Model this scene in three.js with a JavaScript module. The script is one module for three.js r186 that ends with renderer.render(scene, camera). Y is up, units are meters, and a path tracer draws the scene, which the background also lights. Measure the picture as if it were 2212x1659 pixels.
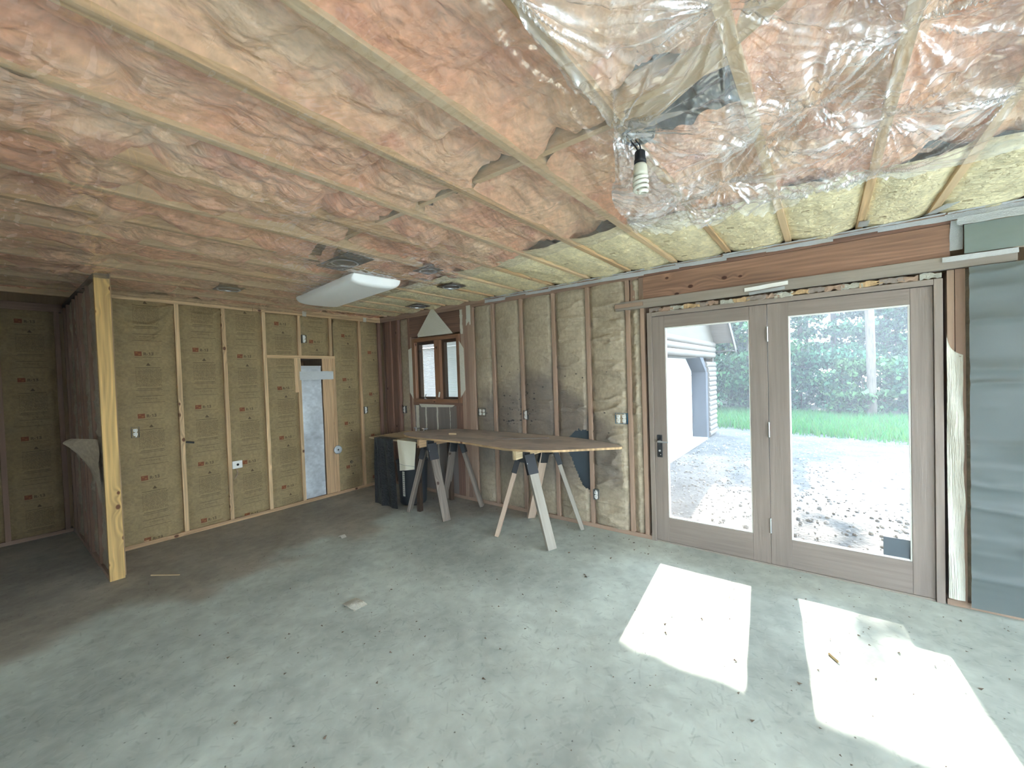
import * as THREE from 'three';
import { mergeGeometries, toCreasedNormals } from 'three/addons/utils/BufferGeometryUtils.js';
import { RoundedBoxGeometry } from 'three/addons/geometries/RoundedBoxGeometry.js';

// ---------------------------------------------------------------- camera, sky, sun, exposure
const scene = new THREE.Scene();
const camera = new THREE.PerspectiveCamera(86.461, 2212 / 1659, 0.05, 200);
camera.position.set(5.2207, 1.5328, 3.6568);
camera.rotation.set(-0.02196, 0.65269, -0.03284, 'YXZ');
const renderer = new THREE.WebGLRenderer({ antialias: true });
renderer.toneMapping = THREE.LinearToneMapping;
renderer.toneMappingExposure = 5.85;
renderer.shadowMap.enabled = true;
{ // clear summer sky: white at the horizon, blue overhead
  const w = 64, h = 128, d = new Float32Array(w * h * 4);
  for (let y = 0; y < h; y++) {
    const e = Math.max(0, (y / (h - 1)) * 2 - 1), k = Math.pow(e, 0.55);
    for (let x = 0; x < w; x++) d.set([2.65 - 1.5 * k, 3.05 - 1.2 * k, 3.35 - 0.55 * k, 1], (y * w + x) * 4);
  }
  const sky = new THREE.DataTexture(d, w, h, THREE.RGBAFormat, THREE.FloatType);
  sky.mapping = THREE.EquirectangularReflectionMapping; sky.magFilter = THREE.LinearFilter; sky.needsUpdate = true;
  scene.background = sky; scene.backgroundIntensity = 1.15;
}
scene.fog = new THREE.FogExp2(new THREE.Color(0.92, 0.97, 1.0), 0.006); // thin even haze filling room and yard alike
const sun = new THREE.DirectionalLight(new THREE.Color(1.0, 0.95, 0.86), 9.8);
sun.name = 'sun';
sun.target.position.set(4.6, 0, 1);
sun.position.set(4.6 - 0.1 * 30, 0.535 * 30, 1 - 30);
sun.castShadow = true; sun.shadow.radius = 1.3;
Object.assign(sun.shadow.camera, { left: -14, right: 14, top: 14, bottom: -14, near: 1, far: 80 });
sun.shadow.mapSize.set(4096, 4096);
scene.add(sun, sun.target);

// ---------------------------------------------------------------- helpers
let seed = 7;
const rnd = () => { seed = (seed + 0x6d2b79f5) | 0; let t = Math.imul(seed ^ (seed >>> 15), 1 | seed); t = (t + Math.imul(t ^ (t >>> 7), 61 | t)) ^ t; return ((t ^ (t >>> 14)) >>> 0) / 4294967296; };
const R = (a, b) => a + (b - a) * rnd();
const clamp = (x, a = 0, b = 1) => Math.min(b, Math.max(a, x));
const smooth = (a, b, x) => { const t = clamp((x - a) / (b - a)); return t * t * (3 - 2 * t); };
const lerp = (a, b, t) => a + (b - a) * t;
const hash2 = (x, y, s = 0) => { let h = Math.imul(x | 0, 374761393) ^ Math.imul(y | 0, 668265263) ^ Math.imul(s | 0, 974634777); h = Math.imul(h ^ (h >>> 13), 1274126177); return ((h ^ (h >>> 16)) >>> 0) / 4294967296; };
function vn(x, y, s = 0, px = 0, py = 0) { // value noise, periodic where px, py are given
  const ix = Math.floor(x), iy = Math.floor(y), fx = x - ix, fy = y - iy, u = fx * fx * (3 - 2 * fx), v = fy * fy * (3 - 2 * fy);
  const m = (a, p) => (p ? ((a % p) + p) % p : a), x0 = m(ix, px), x1 = m(ix + 1, px), y0 = m(iy, py), y1 = m(iy + 1, py);
  return lerp(lerp(hash2(x0, y0, s), hash2(x1, y0, s), u), lerp(hash2(x0, y1, s), hash2(x1, y1, s), u), v);
}
const fbm = (x, y, s = 0, o = 4, px = 0, py = 0) => { let a = 0.5, t = 0, n = 0; for (let i = 0; i < o; i++) { t += a * vn(x, y, s + i * 17, px, py); n += a; a *= 0.5; x *= 2; y *= 2; px *= 2; py *= 2; } return t / n; };
const ridge = (n) => { const r = 1 - Math.abs(2 * n - 1); return r; };

const taken = {};
const numbered = (n) => { const k = taken[n] = (taken[n] ?? -1) + 1; return k ? `${n}_${String(k).padStart(3, '0')}` : n; };
function mesh(name, geo, mat, parent) {
  const m = new THREE.Mesh(geo, mat); m.castShadow = m.receiveShadow = true;
  m.name = parent ? name : numbered(name); (parent ?? scene).add(m); return m;
}
function tag(o, label, category, group) { o.userData.label = label; o.userData.category = category; if (group) o.userData.group = group; return o; }
function thing(name, label, category, p = [0, 0, 0], turn = 0, group) {
  const o = new THREE.Group(); o.name = numbered(name); o.position.set(...p); o.rotation.y = turn; scene.add(o); return tag(o, label, category, group);
}
function setting(name, label, category) { const o = new THREE.Group(); o.name = numbered(name); scene.add(o); tag(o, label, category); o.userData.kind = 'structure'; return o; }
const flatUV = (g, len = 'y', sc = 1, ox = 0, oy = 0) => { // uv in metres by facing: v runs along the axis len
  g = g.index ? g.toNonIndexed() : g; const p = g.attributes.position, uv = new Float32Array(p.count * 2); g.computeVertexNormals === 0;
  const a = new THREE.Vector3(), b = new THREE.Vector3(), c = new THREE.Vector3();
  for (let i = 0; i < p.count; i += 3) {
    a.fromBufferAttribute(p, i); b.fromBufferAttribute(p, i + 1).sub(a); c.fromBufferAttribute(p, i + 2).sub(a); b.cross(c);
    const n = [Math.abs(b.x), Math.abs(b.y), Math.abs(b.z)], k = n.indexOf(Math.max(...n)), ax = ['x', 'y', 'z'], rest = ax.filter((_, j) => j !== k);
    const v = rest.includes(len) ? len : rest[1], u = rest.find((r) => r !== v);
    for (let j = 0; j < 3; j++) { a.fromBufferAttribute(p, i + j); uv[(i + j) * 2] = a[u] * sc + ox; uv[(i + j) * 2 + 1] = a[v] * sc + oy; }
  }
  g.setAttribute('uv', new THREE.BufferAttribute(uv, 2)); return g;
};
// a sawn board between two corners, slightly rounded, grain along its longest side
function board(x0, x1, y0, y1, z0, z1, r = 0.002) {
  const w = x1 - x0, h = y1 - y0, d = z1 - z0, rr = Math.min(r, w / 3, h / 3, d / 3);
  const g = rr > 0 ? new RoundedBoxGeometry(w, h, d, 1, rr) : new THREE.BoxGeometry(w, h, d);
  const len = w > h && w > d ? 'x' : h > d ? 'y' : 'z';
  return flatUV(g, len, 1, R(0, 5), R(0, 5)).translate((x0 + x1) / 2, (y0 + y1) / 2, (z0 + z1) / 2);
}
const box = (x0, x1, y0, y1, z0, z1) => flatUV(new THREE.BoxGeometry(x1 - x0, y1 - y0, z1 - z0), 'y').translate((x0 + x1) / 2, (y0 + y1) / 2, (z0 + z1) / 2);
function bar(a, b, w, d, roll = 0) { // a board from a to b, w across and d deep
  const A = new THREE.Vector3(...a), B = new THREE.Vector3(...b), L = A.distanceTo(B), g = flatUV(new RoundedBoxGeometry(w, L, d, 1, 0.003), 'y', 1, R(0, 5), R(0, 5));
  if (roll) g.rotateY(roll);
  g.applyQuaternion(new THREE.Quaternion().setFromUnitVectors(new THREE.Vector3(0, 1, 0), B.clone().sub(A).normalize()));
  return g.translate((a[0] + b[0]) / 2, (a[1] + b[1]) / 2, (a[2] + b[2]) / 2);
}
function sheet(nu, nv, at, uvAt, keep) { // grid surface; at(u, v) -> [x, y, z]
  const pos = [], uv = [], idx = [];
  for (let j = 0; j <= nv; j++) for (let i = 0; i <= nu; i++) { const u = i / nu, v = j / nv, q = at(u, v); pos.push(...q); uv.push(...(uvAt ? uvAt(u, v, q) : [u, v])); }
  const W = nu + 1;
  for (let j = 0; j < nv; j++) for (let i = 0; i < nu; i++) { if (keep && !keep((i + 0.5) / nu, (j + 0.5) / nv)) continue; const a = j * W + i; idx.push(a, a + 1, a + W + 1, a, a + W + 1, a + W); }
  const g = new THREE.BufferGeometry(); g.setAttribute('position', new THREE.Float32BufferAttribute(pos, 3)); g.setAttribute('uv', new THREE.Float32BufferAttribute(uv, 2)); g.setIndex(idx); g.computeVertexNormals(); return g;
}
const tube = (pts, r, n = 24, k = 6) => new THREE.TubeGeometry(new THREE.CatmullRomCurve3(pts.map((q) => new THREE.Vector3(...q))), n, r, k, false);
const lathe = (pts, n = 20) => new THREE.LatheGeometry(pts.map((q) => new THREE.Vector2(...q)), n);
const merge = (...g) => mergeGeometries(g.map((x) => { const y = x.index ? x.toNonIndexed() : x; for (const k of Object.keys(y.attributes)) if (!['position', 'normal', 'uv'].includes(k)) y.deleteAttribute(k); return y; }));

// ---------------------------------------------------------------- textures and materials
function dataTex(w, h, f, srgb = true) {
  const d = new Uint8Array(w * h * 4);
  for (let y = 0; y < h; y++) for (let x = 0; x < w; x++) { const c = f(x, y); const i = (y * w + x) * 4; for (let k = 0; k < 3; k++) d[i + k] = clamp(Array.isArray(c) ? c[k] : c) * 255; d[i + 3] = 255; }
  const t = new THREE.DataTexture(d, w, h); t.wrapS = t.wrapT = THREE.RepeatWrapping; t.magFilter = THREE.LinearFilter; t.minFilter = THREE.LinearMipmapLinearFilter; t.generateMipmaps = true;
  if (srgb) t.colorSpace = THREE.SRGBColorSpace; t.needsUpdate = true; return t;
}
const rep = (t, x, y) => { const c = t.clone(); c.repeat.set(x, y); c.needsUpdate = true; return c; };
const std = (color, o = {}) => new THREE.MeshStandardMaterial({ color, roughness: 0.85, ...o });
const phy = (color, o = {}) => new THREE.MeshPhysicalMaterial({ color, roughness: 0.85, ...o });
const mix3 = (a, b, t) => [lerp(a[0], b[0], t), lerp(a[1], b[1], t), lerp(a[2], b[2], t)];

// sawn softwood: grain along v, a few knots; one tile is 0.6 m x 2 m
const knots = Array.from({ length: 9 }, (_, i) => [hash2(i, 1, 5), hash2(i, 2, 5), 0.008 + 0.01 * hash2(i, 3, 5)]);
const woodT = dataTex(256, 1024, (x, y) => {
  let u = x / 256, v = y / 1024, k = 0, wob = 0;
  for (const [ku, kv, kr] of knots) {
    let du = Math.abs(u - ku); du = Math.min(du, 1 - du) * 0.6; let dv = Math.abs(v - kv); dv = Math.min(dv, 1 - dv) * 2;
    const q = Math.hypot(du, dv * 0.7); k = Math.max(k, smooth(kr, kr * 0.55, q)); wob += 0.5 * Math.exp(-(q * q) / (kr * kr * 5)) ;
  }
  const g = fbm(u * 40 + wob * 5, v * 6, 3, 3, 40, 6), s = fbm(u * 6, v * 2, 9, 3, 6, 2), ring = 0.5 + 0.5 * Math.sin((u * 22 + wob * 2 + fbm(u * 3, v * 2, 21, 2, 3, 2) * 5) * 6.283);
  let t = 0.89 + 0.12 * (g - 0.5) * 2 + 0.1 * (s - 0.5) * 2 - 0.08 * ring;
  const c = [t, t * 0.985, t * 0.965];
  return mix3(c, [0.36, 0.23, 0.15], k * 0.85);
});
woodT.repeat.set(1 / 0.6, 1 / 2);
const woodB = dataTex(256, 512, (x, y) => fbm(x / 256 * 60, y / 512 * 8, 4, 3, 60, 8), false); woodB.repeat.set(1 / 0.4, 1 / 1.2);
const plainT = dataTex(256, 512, (x, y) => { const u = x / 256, v = y / 512, t = 0.9 + 0.12 * (fbm(u * 34, v * 5, 13, 3, 34, 5) - 0.5) + 0.08 * (fbm(u * 5, v * 2, 15, 3, 5, 2) - 0.5); return [t, t * 0.985, t * 0.965]; });
plainT.repeat.set(1 / 0.5, 1 / 1.6);
const wood = (c, o = {}) => std(c, { map: woodT, bumpMap: woodB, bumpScale: 0.0012, roughness: 0.8, ...o });
const M = {};
M.pine = wood('#f3d3a4'); M.pineB = wood('#e8c698'); M.pineC = wood('#dbb78c');
M.post = wood('#f7d088');
M.brown = wood('#b89d88', { map: plainT }); M.brownB = wood('#a88b78', { map: plainT }); M.header = wood('#ad866e'); M.greyWood = wood('#8d8680', { map: plainT }); M.greyWoodB = wood('#a39a8f', { map: plainT });
M.redWood = wood('#9a7563'); M.redWoodB = wood('#8a6a5a'); M.doorWood = wood('#988c83', { roughness: 0.55, map: plainT }); M.jambWood = wood('#9f9389', { roughness: 0.6, map: plainT });
M.winWood = wood('#a5795a', { roughness: 0.55 }); M.oldLeg = wood('#a8a398', { map: plainT });
M.joist = wood('#ecd0a6', { map: plainT });
// fine paper crumple, concrete, fibreglass, plywood, galvanised sheet
const paperB = dataTex(512, 512, (x, y) => 0.6 * Math.pow(ridge(fbm(x / 512 * 10, y / 512 * 16, 31, 4, 10, 16)), 3) + 0.4 * fbm(x / 512 * 30, y / 512 * 30, 33, 2, 30, 30), false);
const kraftC = (n, m) => { const t = 0.86 + 0.16 * (n - 0.5) + 0.1 * (m - 0.5); return [t * 0.93, t * 0.87, t * 0.755]; };
function kraftCanvas() { // printed facing, 0.39 m x 0.6 m: mark, rating, warning triangle, paragraphs
  const c = document.createElement('canvas'); c.width = 468; c.height = 720; const g = c.getContext('2d');
  const im = g.createImageData(468, 720);
  for (let y = 0; y < 720; y++) for (let x = 0; x < 468; x++) { const q = kraftC(fbm(x / 468 * 24, y / 720 * 40, 41, 3, 24, 40), fbm(x / 468 * 4, y / 720 * 5, 43, 2, 4, 5)), i = (y * 468 + x) * 4; for (let k = 0; k < 3; k++) im.data[i + k] = q[k] * 255; im.data[i + 3] = 255; }
  g.putImageData(im, 0, 0);
  const dark = 'rgba(96,76,44,0.78)', rust = 'rgba(158,78,34,0.85)';
  g.fillStyle = rust; g.fillRect(118, 40, 62, 52); g.fillStyle = 'rgba(205,150,90,0.75)'; g.fillRect(128, 48, 18, 14); g.fillRect(152, 66, 18, 16);
  g.fillStyle = dark; g.font = 'bold 46px sans-serif'; g.fillText('R-13', 192, 84);
  g.fillRect(118, 108, 240, 3);
  g.beginPath(); g.moveTo(234, 170); g.lineTo(254, 204); g.lineTo(214, 204); g.fill();
  g.fillRect(120, 226, 225, 5);
  for (let i = 0; i < 15; i++) { let x = 118; const y = 248 + i * 13.5; while (x < 350) { const w = 8 + 26 * hash2(i, x, 77); g.globalAlpha = 0.75; g.fillRect(x, y, Math.min(w, 352 - x), 4.5); x += w + 5; } }
  g.globalAlpha = 1; g.fillRect(130, 470, 212, 5); g.fillRect(120, 488, 232, 4); g.fillRect(112, 556, 250, 4);
  g.globalAlpha = 0.7; for (let x = 170; x < 300; x += 22) g.fillRect(x, 586, 16, 5);
  g.globalAlpha = 1; g.fillRect(104, 632, 270, 4);
  const t = new THREE.CanvasTexture(c); t.wrapS = t.wrapT = THREE.RepeatWrapping; t.colorSpace = THREE.SRGBColorSpace; return t;
}
const kraftPrint = kraftCanvas();
M.kraft = std('#b9ac8c', { map: kraftPrint, bumpMap: rep(paperB, 1, 1.4), bumpScale: 0.003, roughness: 0.75 });
// facing of the door wall, 6.6 m x 2.44 m, with the grey damp stain and mould spots seen above the table
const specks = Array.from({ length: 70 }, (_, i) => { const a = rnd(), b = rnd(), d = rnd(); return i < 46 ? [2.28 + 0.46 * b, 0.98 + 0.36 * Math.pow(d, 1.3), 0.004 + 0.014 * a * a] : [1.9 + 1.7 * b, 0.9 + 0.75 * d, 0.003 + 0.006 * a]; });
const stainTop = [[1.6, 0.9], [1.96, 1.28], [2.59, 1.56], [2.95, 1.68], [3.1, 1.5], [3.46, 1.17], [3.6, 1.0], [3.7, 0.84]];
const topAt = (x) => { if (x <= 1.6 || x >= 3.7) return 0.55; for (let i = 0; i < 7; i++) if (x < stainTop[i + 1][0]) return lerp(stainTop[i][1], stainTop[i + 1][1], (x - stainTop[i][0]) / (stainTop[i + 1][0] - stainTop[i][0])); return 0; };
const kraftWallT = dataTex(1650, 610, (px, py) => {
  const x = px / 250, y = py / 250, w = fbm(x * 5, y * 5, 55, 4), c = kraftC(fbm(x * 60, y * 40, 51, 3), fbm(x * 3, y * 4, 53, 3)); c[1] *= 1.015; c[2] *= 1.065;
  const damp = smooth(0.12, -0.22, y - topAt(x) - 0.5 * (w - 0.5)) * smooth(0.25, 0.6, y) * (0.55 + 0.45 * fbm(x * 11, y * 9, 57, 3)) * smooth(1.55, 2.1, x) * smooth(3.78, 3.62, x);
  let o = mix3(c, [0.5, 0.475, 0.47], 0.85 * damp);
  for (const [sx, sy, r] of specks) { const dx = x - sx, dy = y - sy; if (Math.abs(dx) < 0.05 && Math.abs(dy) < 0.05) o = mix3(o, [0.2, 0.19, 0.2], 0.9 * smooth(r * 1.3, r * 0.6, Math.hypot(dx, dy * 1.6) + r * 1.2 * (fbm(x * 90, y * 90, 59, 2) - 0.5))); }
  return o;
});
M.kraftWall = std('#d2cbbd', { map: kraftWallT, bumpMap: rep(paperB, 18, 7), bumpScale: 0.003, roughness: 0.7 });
const pinkT = dataTex(1024, 1024, (x, y) => {
  const u = x / 1024, v = y / 1024, a = fbm(u * 5, v * 5, 61, 5, 5, 5), b = fbm(u * 14 + 3, v * 9, 63, 4, 14, 9), f = fbm(u * 130, v * 60, 65, 3, 130, 60);
  let c = mix3([0.97, 0.73, 0.58], [0.985, 0.81, 0.655], smooth(0.3, 0.68, a));
  c = mix3(c, [0.86, 0.60, 0.50], 0.55 * smooth(0.56, 0.78, b)); c = mix3(c, [0.96, 0.84, 0.68], 0.35 * smooth(0.56, 0.75, fbm(u * 8, v * 4, 67, 4, 8, 4)));
  c = mix3(c, [0.70, 0.58, 0.5], 0.3 * smooth(0.72, 0.82, fbm(u * 6, v * 6, 69, 4, 6, 6)));
  const t = 0.88 + 0.24 * (f - 0.3); return c.map((q) => q * t);
});
const pinkB = dataTex(512, 512, (x, y) => 0.5 * fbm(x / 512 * 60, y / 512 * 40, 71, 4, 60, 40) + 0.5 * ridge(fbm(x / 512 * 9, y / 512 * 7, 73, 4, 9, 7)), false);
M.pink = std('#ffffff', { map: rep(pinkT, 0.55, 0.55), bumpMap: rep(pinkB, 1.1, 1.1), bumpScale: 0.02, roughness: 0.95 });
function yellowCanvas() { // straw-coloured facing with a faint rating print, 0.4 m x 1.1 m
  const c = document.createElement('canvas'); c.width = 400; c.height = 1100; const g = c.getContext('2d'), im = g.createImageData(400, 1100);
  for (let y = 0; y < 1100; y++) for (let x = 0; x < 400; x++) { const n = fbm(x / 400 * 20, y / 1100 * 40, 81, 3, 20, 40), m = fbm(x / 400 * 5, y / 1100 * 6, 83, 3, 5, 6), t = 0.9 + 0.18 * (n - 0.5) + 0.16 * (m - 0.5), i = (y * 400 + x) * 4; im.data[i] = 255 * clamp(t * 1.0); im.data[i + 1] = 255 * clamp(t * 0.945); im.data[i + 2] = 255 * clamp(t * 0.77); im.data[i + 3] = 255; }
  g.putImageData(im, 0, 0); g.fillStyle = 'rgba(120,100,60,0.45)';
  for (const y of [180, 640]) { g.fillRect(90, y, 46, 22); g.font = 'bold 26px sans-serif'; g.fillText('R-30', 160, y + 21); for (let k = 0; k < 4; k++) g.fillRect(92, y + 60 + k * 12, 190 - 20 * (k % 2), 3); }
  const t = new THREE.CanvasTexture(c); t.wrapS = t.wrapT = THREE.RepeatWrapping; t.colorSpace = THREE.SRGBColorSpace; return t;
}
M.yellow = std('#ffffff', { map: yellowCanvas(), bumpMap: rep(paperB, 1.2, 2.4), bumpScale: 0.006, roughness: 0.75 });
function floorCanvas() { // trodden grey board floor with pressed flakes and dust, 2.4 m square
  const N = 1024, c = document.createElement('canvas'); c.width = c.height = N; const g = c.getContext('2d'), im = g.createImageData(N, N);
  for (let y = 0; y < N; y++) for (let x = 0; x < N; x++) { const n = fbm(x / N * 40, y / N * 40, 101, 4, 40, 40), m = fbm(x / N * 6, y / N * 6, 103, 4, 6, 6), t = 0.8 + 0.14 * (n - 0.5) + 0.2 * (m - 0.5), i = (y * N + x) * 4; im.data[i] = 255 * t * 0.985; im.data[i + 1] = 255 * t; im.data[i + 2] = 255 * t * 0.965; im.data[i + 3] = 255; }
  g.putImageData(im, 0, 0); let s = 5; const q = () => hash2(s++, 7, 111);
  for (let i = 0; i < 5200; i++) {
    const x = q() * N, y = q() * N, L = 8 + 26 * q() * q(), w = 1 + 4 * q(), a = q() * 6.28, l = q();
    g.fillStyle = l > 0.5 ? `rgba(225,228,220,${0.05 + 0.16 * q()})` : `rgba(80,84,80,${0.03 + 0.09 * q()})`;
    for (const dx of [-N, 0, N]) for (const dy of [-N, 0, N]) { if (x + dx < -40 || x + dx > N + 40 || y + dy < -40 || y + dy > N + 40) continue; g.save(); g.translate(x + dx, y + dy); g.rotate(a); g.fillRect(-L / 2, -w / 2, L, w); g.restore(); }
  }
  for (let i = 0; i < 130; i++) { g.fillStyle = `rgba(50,48,44,${0.3 + 0.4 * q()})`; g.beginPath(); g.ellipse(q() * N, q() * N, 0.6 + 1.6 * q(), 0.6 + q(), q() * 3, 0, 6.3); g.fill(); }
  const t = new THREE.CanvasTexture(c); t.wrapS = t.wrapT = THREE.RepeatWrapping; t.colorSpace = THREE.SRGBColorSpace; return t;
}
const floorT = floorCanvas();
M.floor = std('#ffffff', { map: rep(floorT, 1 / 2.4, 1 / 2.4), bumpMap: rep(floorT, 1 / 2.4, 1 / 2.4), bumpScale: 0.004, roughness: 0.72, vertexColors: true });
const plyT = dataTex(512, 1024, (x, y) => { const u = x / 512, v = y / 1024, w = fbm(u * 3, v * 3, 121, 3, 3, 3), g = fbm(u * 14 + w * 3, v * 3, 123, 4), s = fbm(u * 70, v * 9, 125, 3, 70, 9), d = fbm(u * 7, v * 9, 127, 4, 7, 9); let c = mix3([0.68, 0.63, 0.60], [0.88, 0.84, 0.80], 0.65 * g + 0.35 * s); return mix3(c, [0.62, 0.6, 0.58], 0.6 * smooth(0.5, 0.75, d)); });
M.ply = std('#efe8e2', { map: rep(plyT, 1, 0.6), roughness: 0.7 }); M.plyEdge = std('#d9b98c', { map: woodT }); M.paleBoard = wood('#e6cfa4');
const galvT = dataTex(256, 512, (x, y) => { const a = fbm(x / 256 * 14, y / 512 * 28, 131, 3, 14, 28), b = fbm(x / 256 * 3, y / 512 * 6, 133, 3, 3, 6); const t = 0.82 + 0.16 * (a - 0.5) + 0.2 * (b - 0.5); return [t, t * 1.01, t * 1.02]; });
M.galv = std('#f2f6f6', { map: galvT, metalness: 0.2, roughness: 0.4 }); M.foilTape = std('#cfd3d2', { metalness: 0.55, roughness: 0.45, bumpMap: paperB, bumpScale: 0.003 });
M.dark = std('#15120f'); M.darkWood = wood('#54402f'); M.black = std('#1c1f22', { roughness: 0.6 }); M.blackPlastic = std('#26282a', { roughness: 0.45 });
M.white = std('#e9e8e0', { roughness: 0.5 }); M.whiteTape = phy('#e4e8e6', { roughness: 0.35, transmission: 0.35, bumpMap: paperB, bumpScale: 0.004 });
M.clearTape = phy('#fbfdfc', { roughness: 0.3, transmission: 0.15, bumpMap: paperB, bumpScale: 0.006 });
M.wrap = std('#d6d3c2', { bumpMap: paperB, bumpScale: 0.006, roughness: 0.8 }); M.steel = std('#c8ccce', { metalness: 0.9, roughness: 0.3 }); M.chrome = std('#f2f3f2', { metalness: 0.7, roughness: 0.22 });
M.blueBox = std('#3f6478', { roughness: 0.5 }); M.paint = std('#f1f2ee', { roughness: 0.5 });
M.glass = phy('#ffffff', { transmission: 1, roughness: 0.07, ior: 1.5 }); M.film = phy('#ffffff', { transmission: 0.93, roughness: 0.1, ior: 2.1, side: THREE.DoubleSide });
M.looseFilm = phy('#ffffff', { transmission: 0.86, roughness: 0.13, ior: 2.3, side: THREE.DoubleSide });
M.wallFilm = phy('#7f8885', { transmission: 0.45, roughness: 0.35, ior: 1.45, specularIntensity: 0.5, side: THREE.DoubleSide });
M.sheath = wood('#b89c78', { map: plainT }); M.drywall = std('#f0eee8');

// ================================================================ THE ROOM
const X0 = -1.25, X1 = 8.6, Z1 = 6.5, H = 2.44;
{ // floor
  const o = setting('floor', 'trodden grey board floor with flakes and dust across the whole room', 'floor');
  const top = sheet(197, 130, (u, v) => [lerp(X0 - 0.15, X1 + 0.15, u), 0, lerp(Z1 + 0.15, -0.15, v)], (u, v, q) => [q[0], q[2]]);
  const p = top.attributes.position, col = [];
  for (let i = 0; i < p.count; i++) {
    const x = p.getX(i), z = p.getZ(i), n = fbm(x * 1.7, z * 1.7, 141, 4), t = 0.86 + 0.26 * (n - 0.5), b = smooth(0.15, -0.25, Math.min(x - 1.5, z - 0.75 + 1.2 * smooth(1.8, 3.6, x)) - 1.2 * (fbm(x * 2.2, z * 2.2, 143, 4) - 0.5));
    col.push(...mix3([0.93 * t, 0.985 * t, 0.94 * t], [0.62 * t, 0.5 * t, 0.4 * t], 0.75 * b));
  }
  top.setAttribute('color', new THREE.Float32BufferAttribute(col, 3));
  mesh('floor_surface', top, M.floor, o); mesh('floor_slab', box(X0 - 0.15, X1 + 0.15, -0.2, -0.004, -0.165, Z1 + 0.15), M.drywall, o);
}
// insulation facing between two studs, on the wall x = 0 (along z) or z = 0 (along x)
function batt(parent, side, a0, a1, y0, y1, mat, o = {}) {
  const { depth = 0.016, puff = 0.012, wr = 0.004, s = 1, at0 = 0, swag = 0, tear, uvOff = [0, 0] } = o, w = a1 - a0, h = y1 - y0;
  const nu = Math.max(6, Math.round(w / 0.0135)), nv = Math.max(8, Math.round(h / 0.0125));
  const creases = Array.from({ length: Math.round(h * (o.creases ?? 0)) }, (_, i) => [y0 + h * hash2(i, 1, s), hash2(i, 2, s), 0.35 + 0.65 * hash2(i, 3, s), (hash2(i, 4, s) - 0.5) * 0.3, 0.005 + 0.01 * hash2(i, 5, s), hash2(i, 6, s) > 0.5 ? 1 : 0]);
  const f = (u, v) => {
    const a = side === 'x' ? lerp(a1, a0, u) : lerp(a0, a1, u), y = lerp(y0, y1, v), e = Math.min(u, 1 - u) * w, ev = Math.min(v, 1 - v) * h;
    let d = -depth * smooth(0.045, 0.0, e) - depth * 0.7 * smooth(0.03, 0, ev) - 0.014 + puff * Math.sin(Math.PI * clamp(u)) * (0.6 + 0.8 * vn(y * 2.2, s, 7));
    d += wr * (fbm(a * 9, y * 9, s + 200, 4) - 0.5) * 2;
    d += wr * 3.2 * Math.pow(ridge(fbm(a * 3 + 2 * vn(y * 3, 1, s), y * 9, s + 210, 2)), 6) * smooth(0.0, 0.05, e);
    for (const [yc, uc, len, tilt, hh, sg] of creases) { const q = (y - yc - tilt * (u - 0.5) * w) / 0.0075, ext = smooth(len * 0.55, len * 0.35, Math.abs(u - (sg ? 1 - uc * 0.4 : uc * 0.4))); if (Math.abs(q) < 3) d += hh * Math.exp(-q * q) * ext; }
    if (swag) { const k = (1 - v) * h, q = Math.abs(u - 0.5) * 2; for (let i = 0; i < 4; i++) { const yc = 0.06 + i * 0.09 * swag + 0.02 * hash2(i, s, 3), dip = yc * (1.3 - q * q * 1.1); d += 0.018 * swag * Math.exp(-Math.pow((k - dip) / 0.018, 2)) * (1 - i * 0.2); } }
    return side === 'x' ? [at0 + d, y, a] : [a, y, at0 + d];
  };
  const uv = side === 'x' ? (u, v, q) => [(u * w + uvOff[0]) / 0.39, (q[1] + uvOff[1]) / 0.6] : (u, v, q) => [q[0] / 6.6, q[1] / 2.44];
  const m = mesh('insulation_batt', sheet(nu, nv, f, uv, tear), mat, parent); return m;
}
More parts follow.
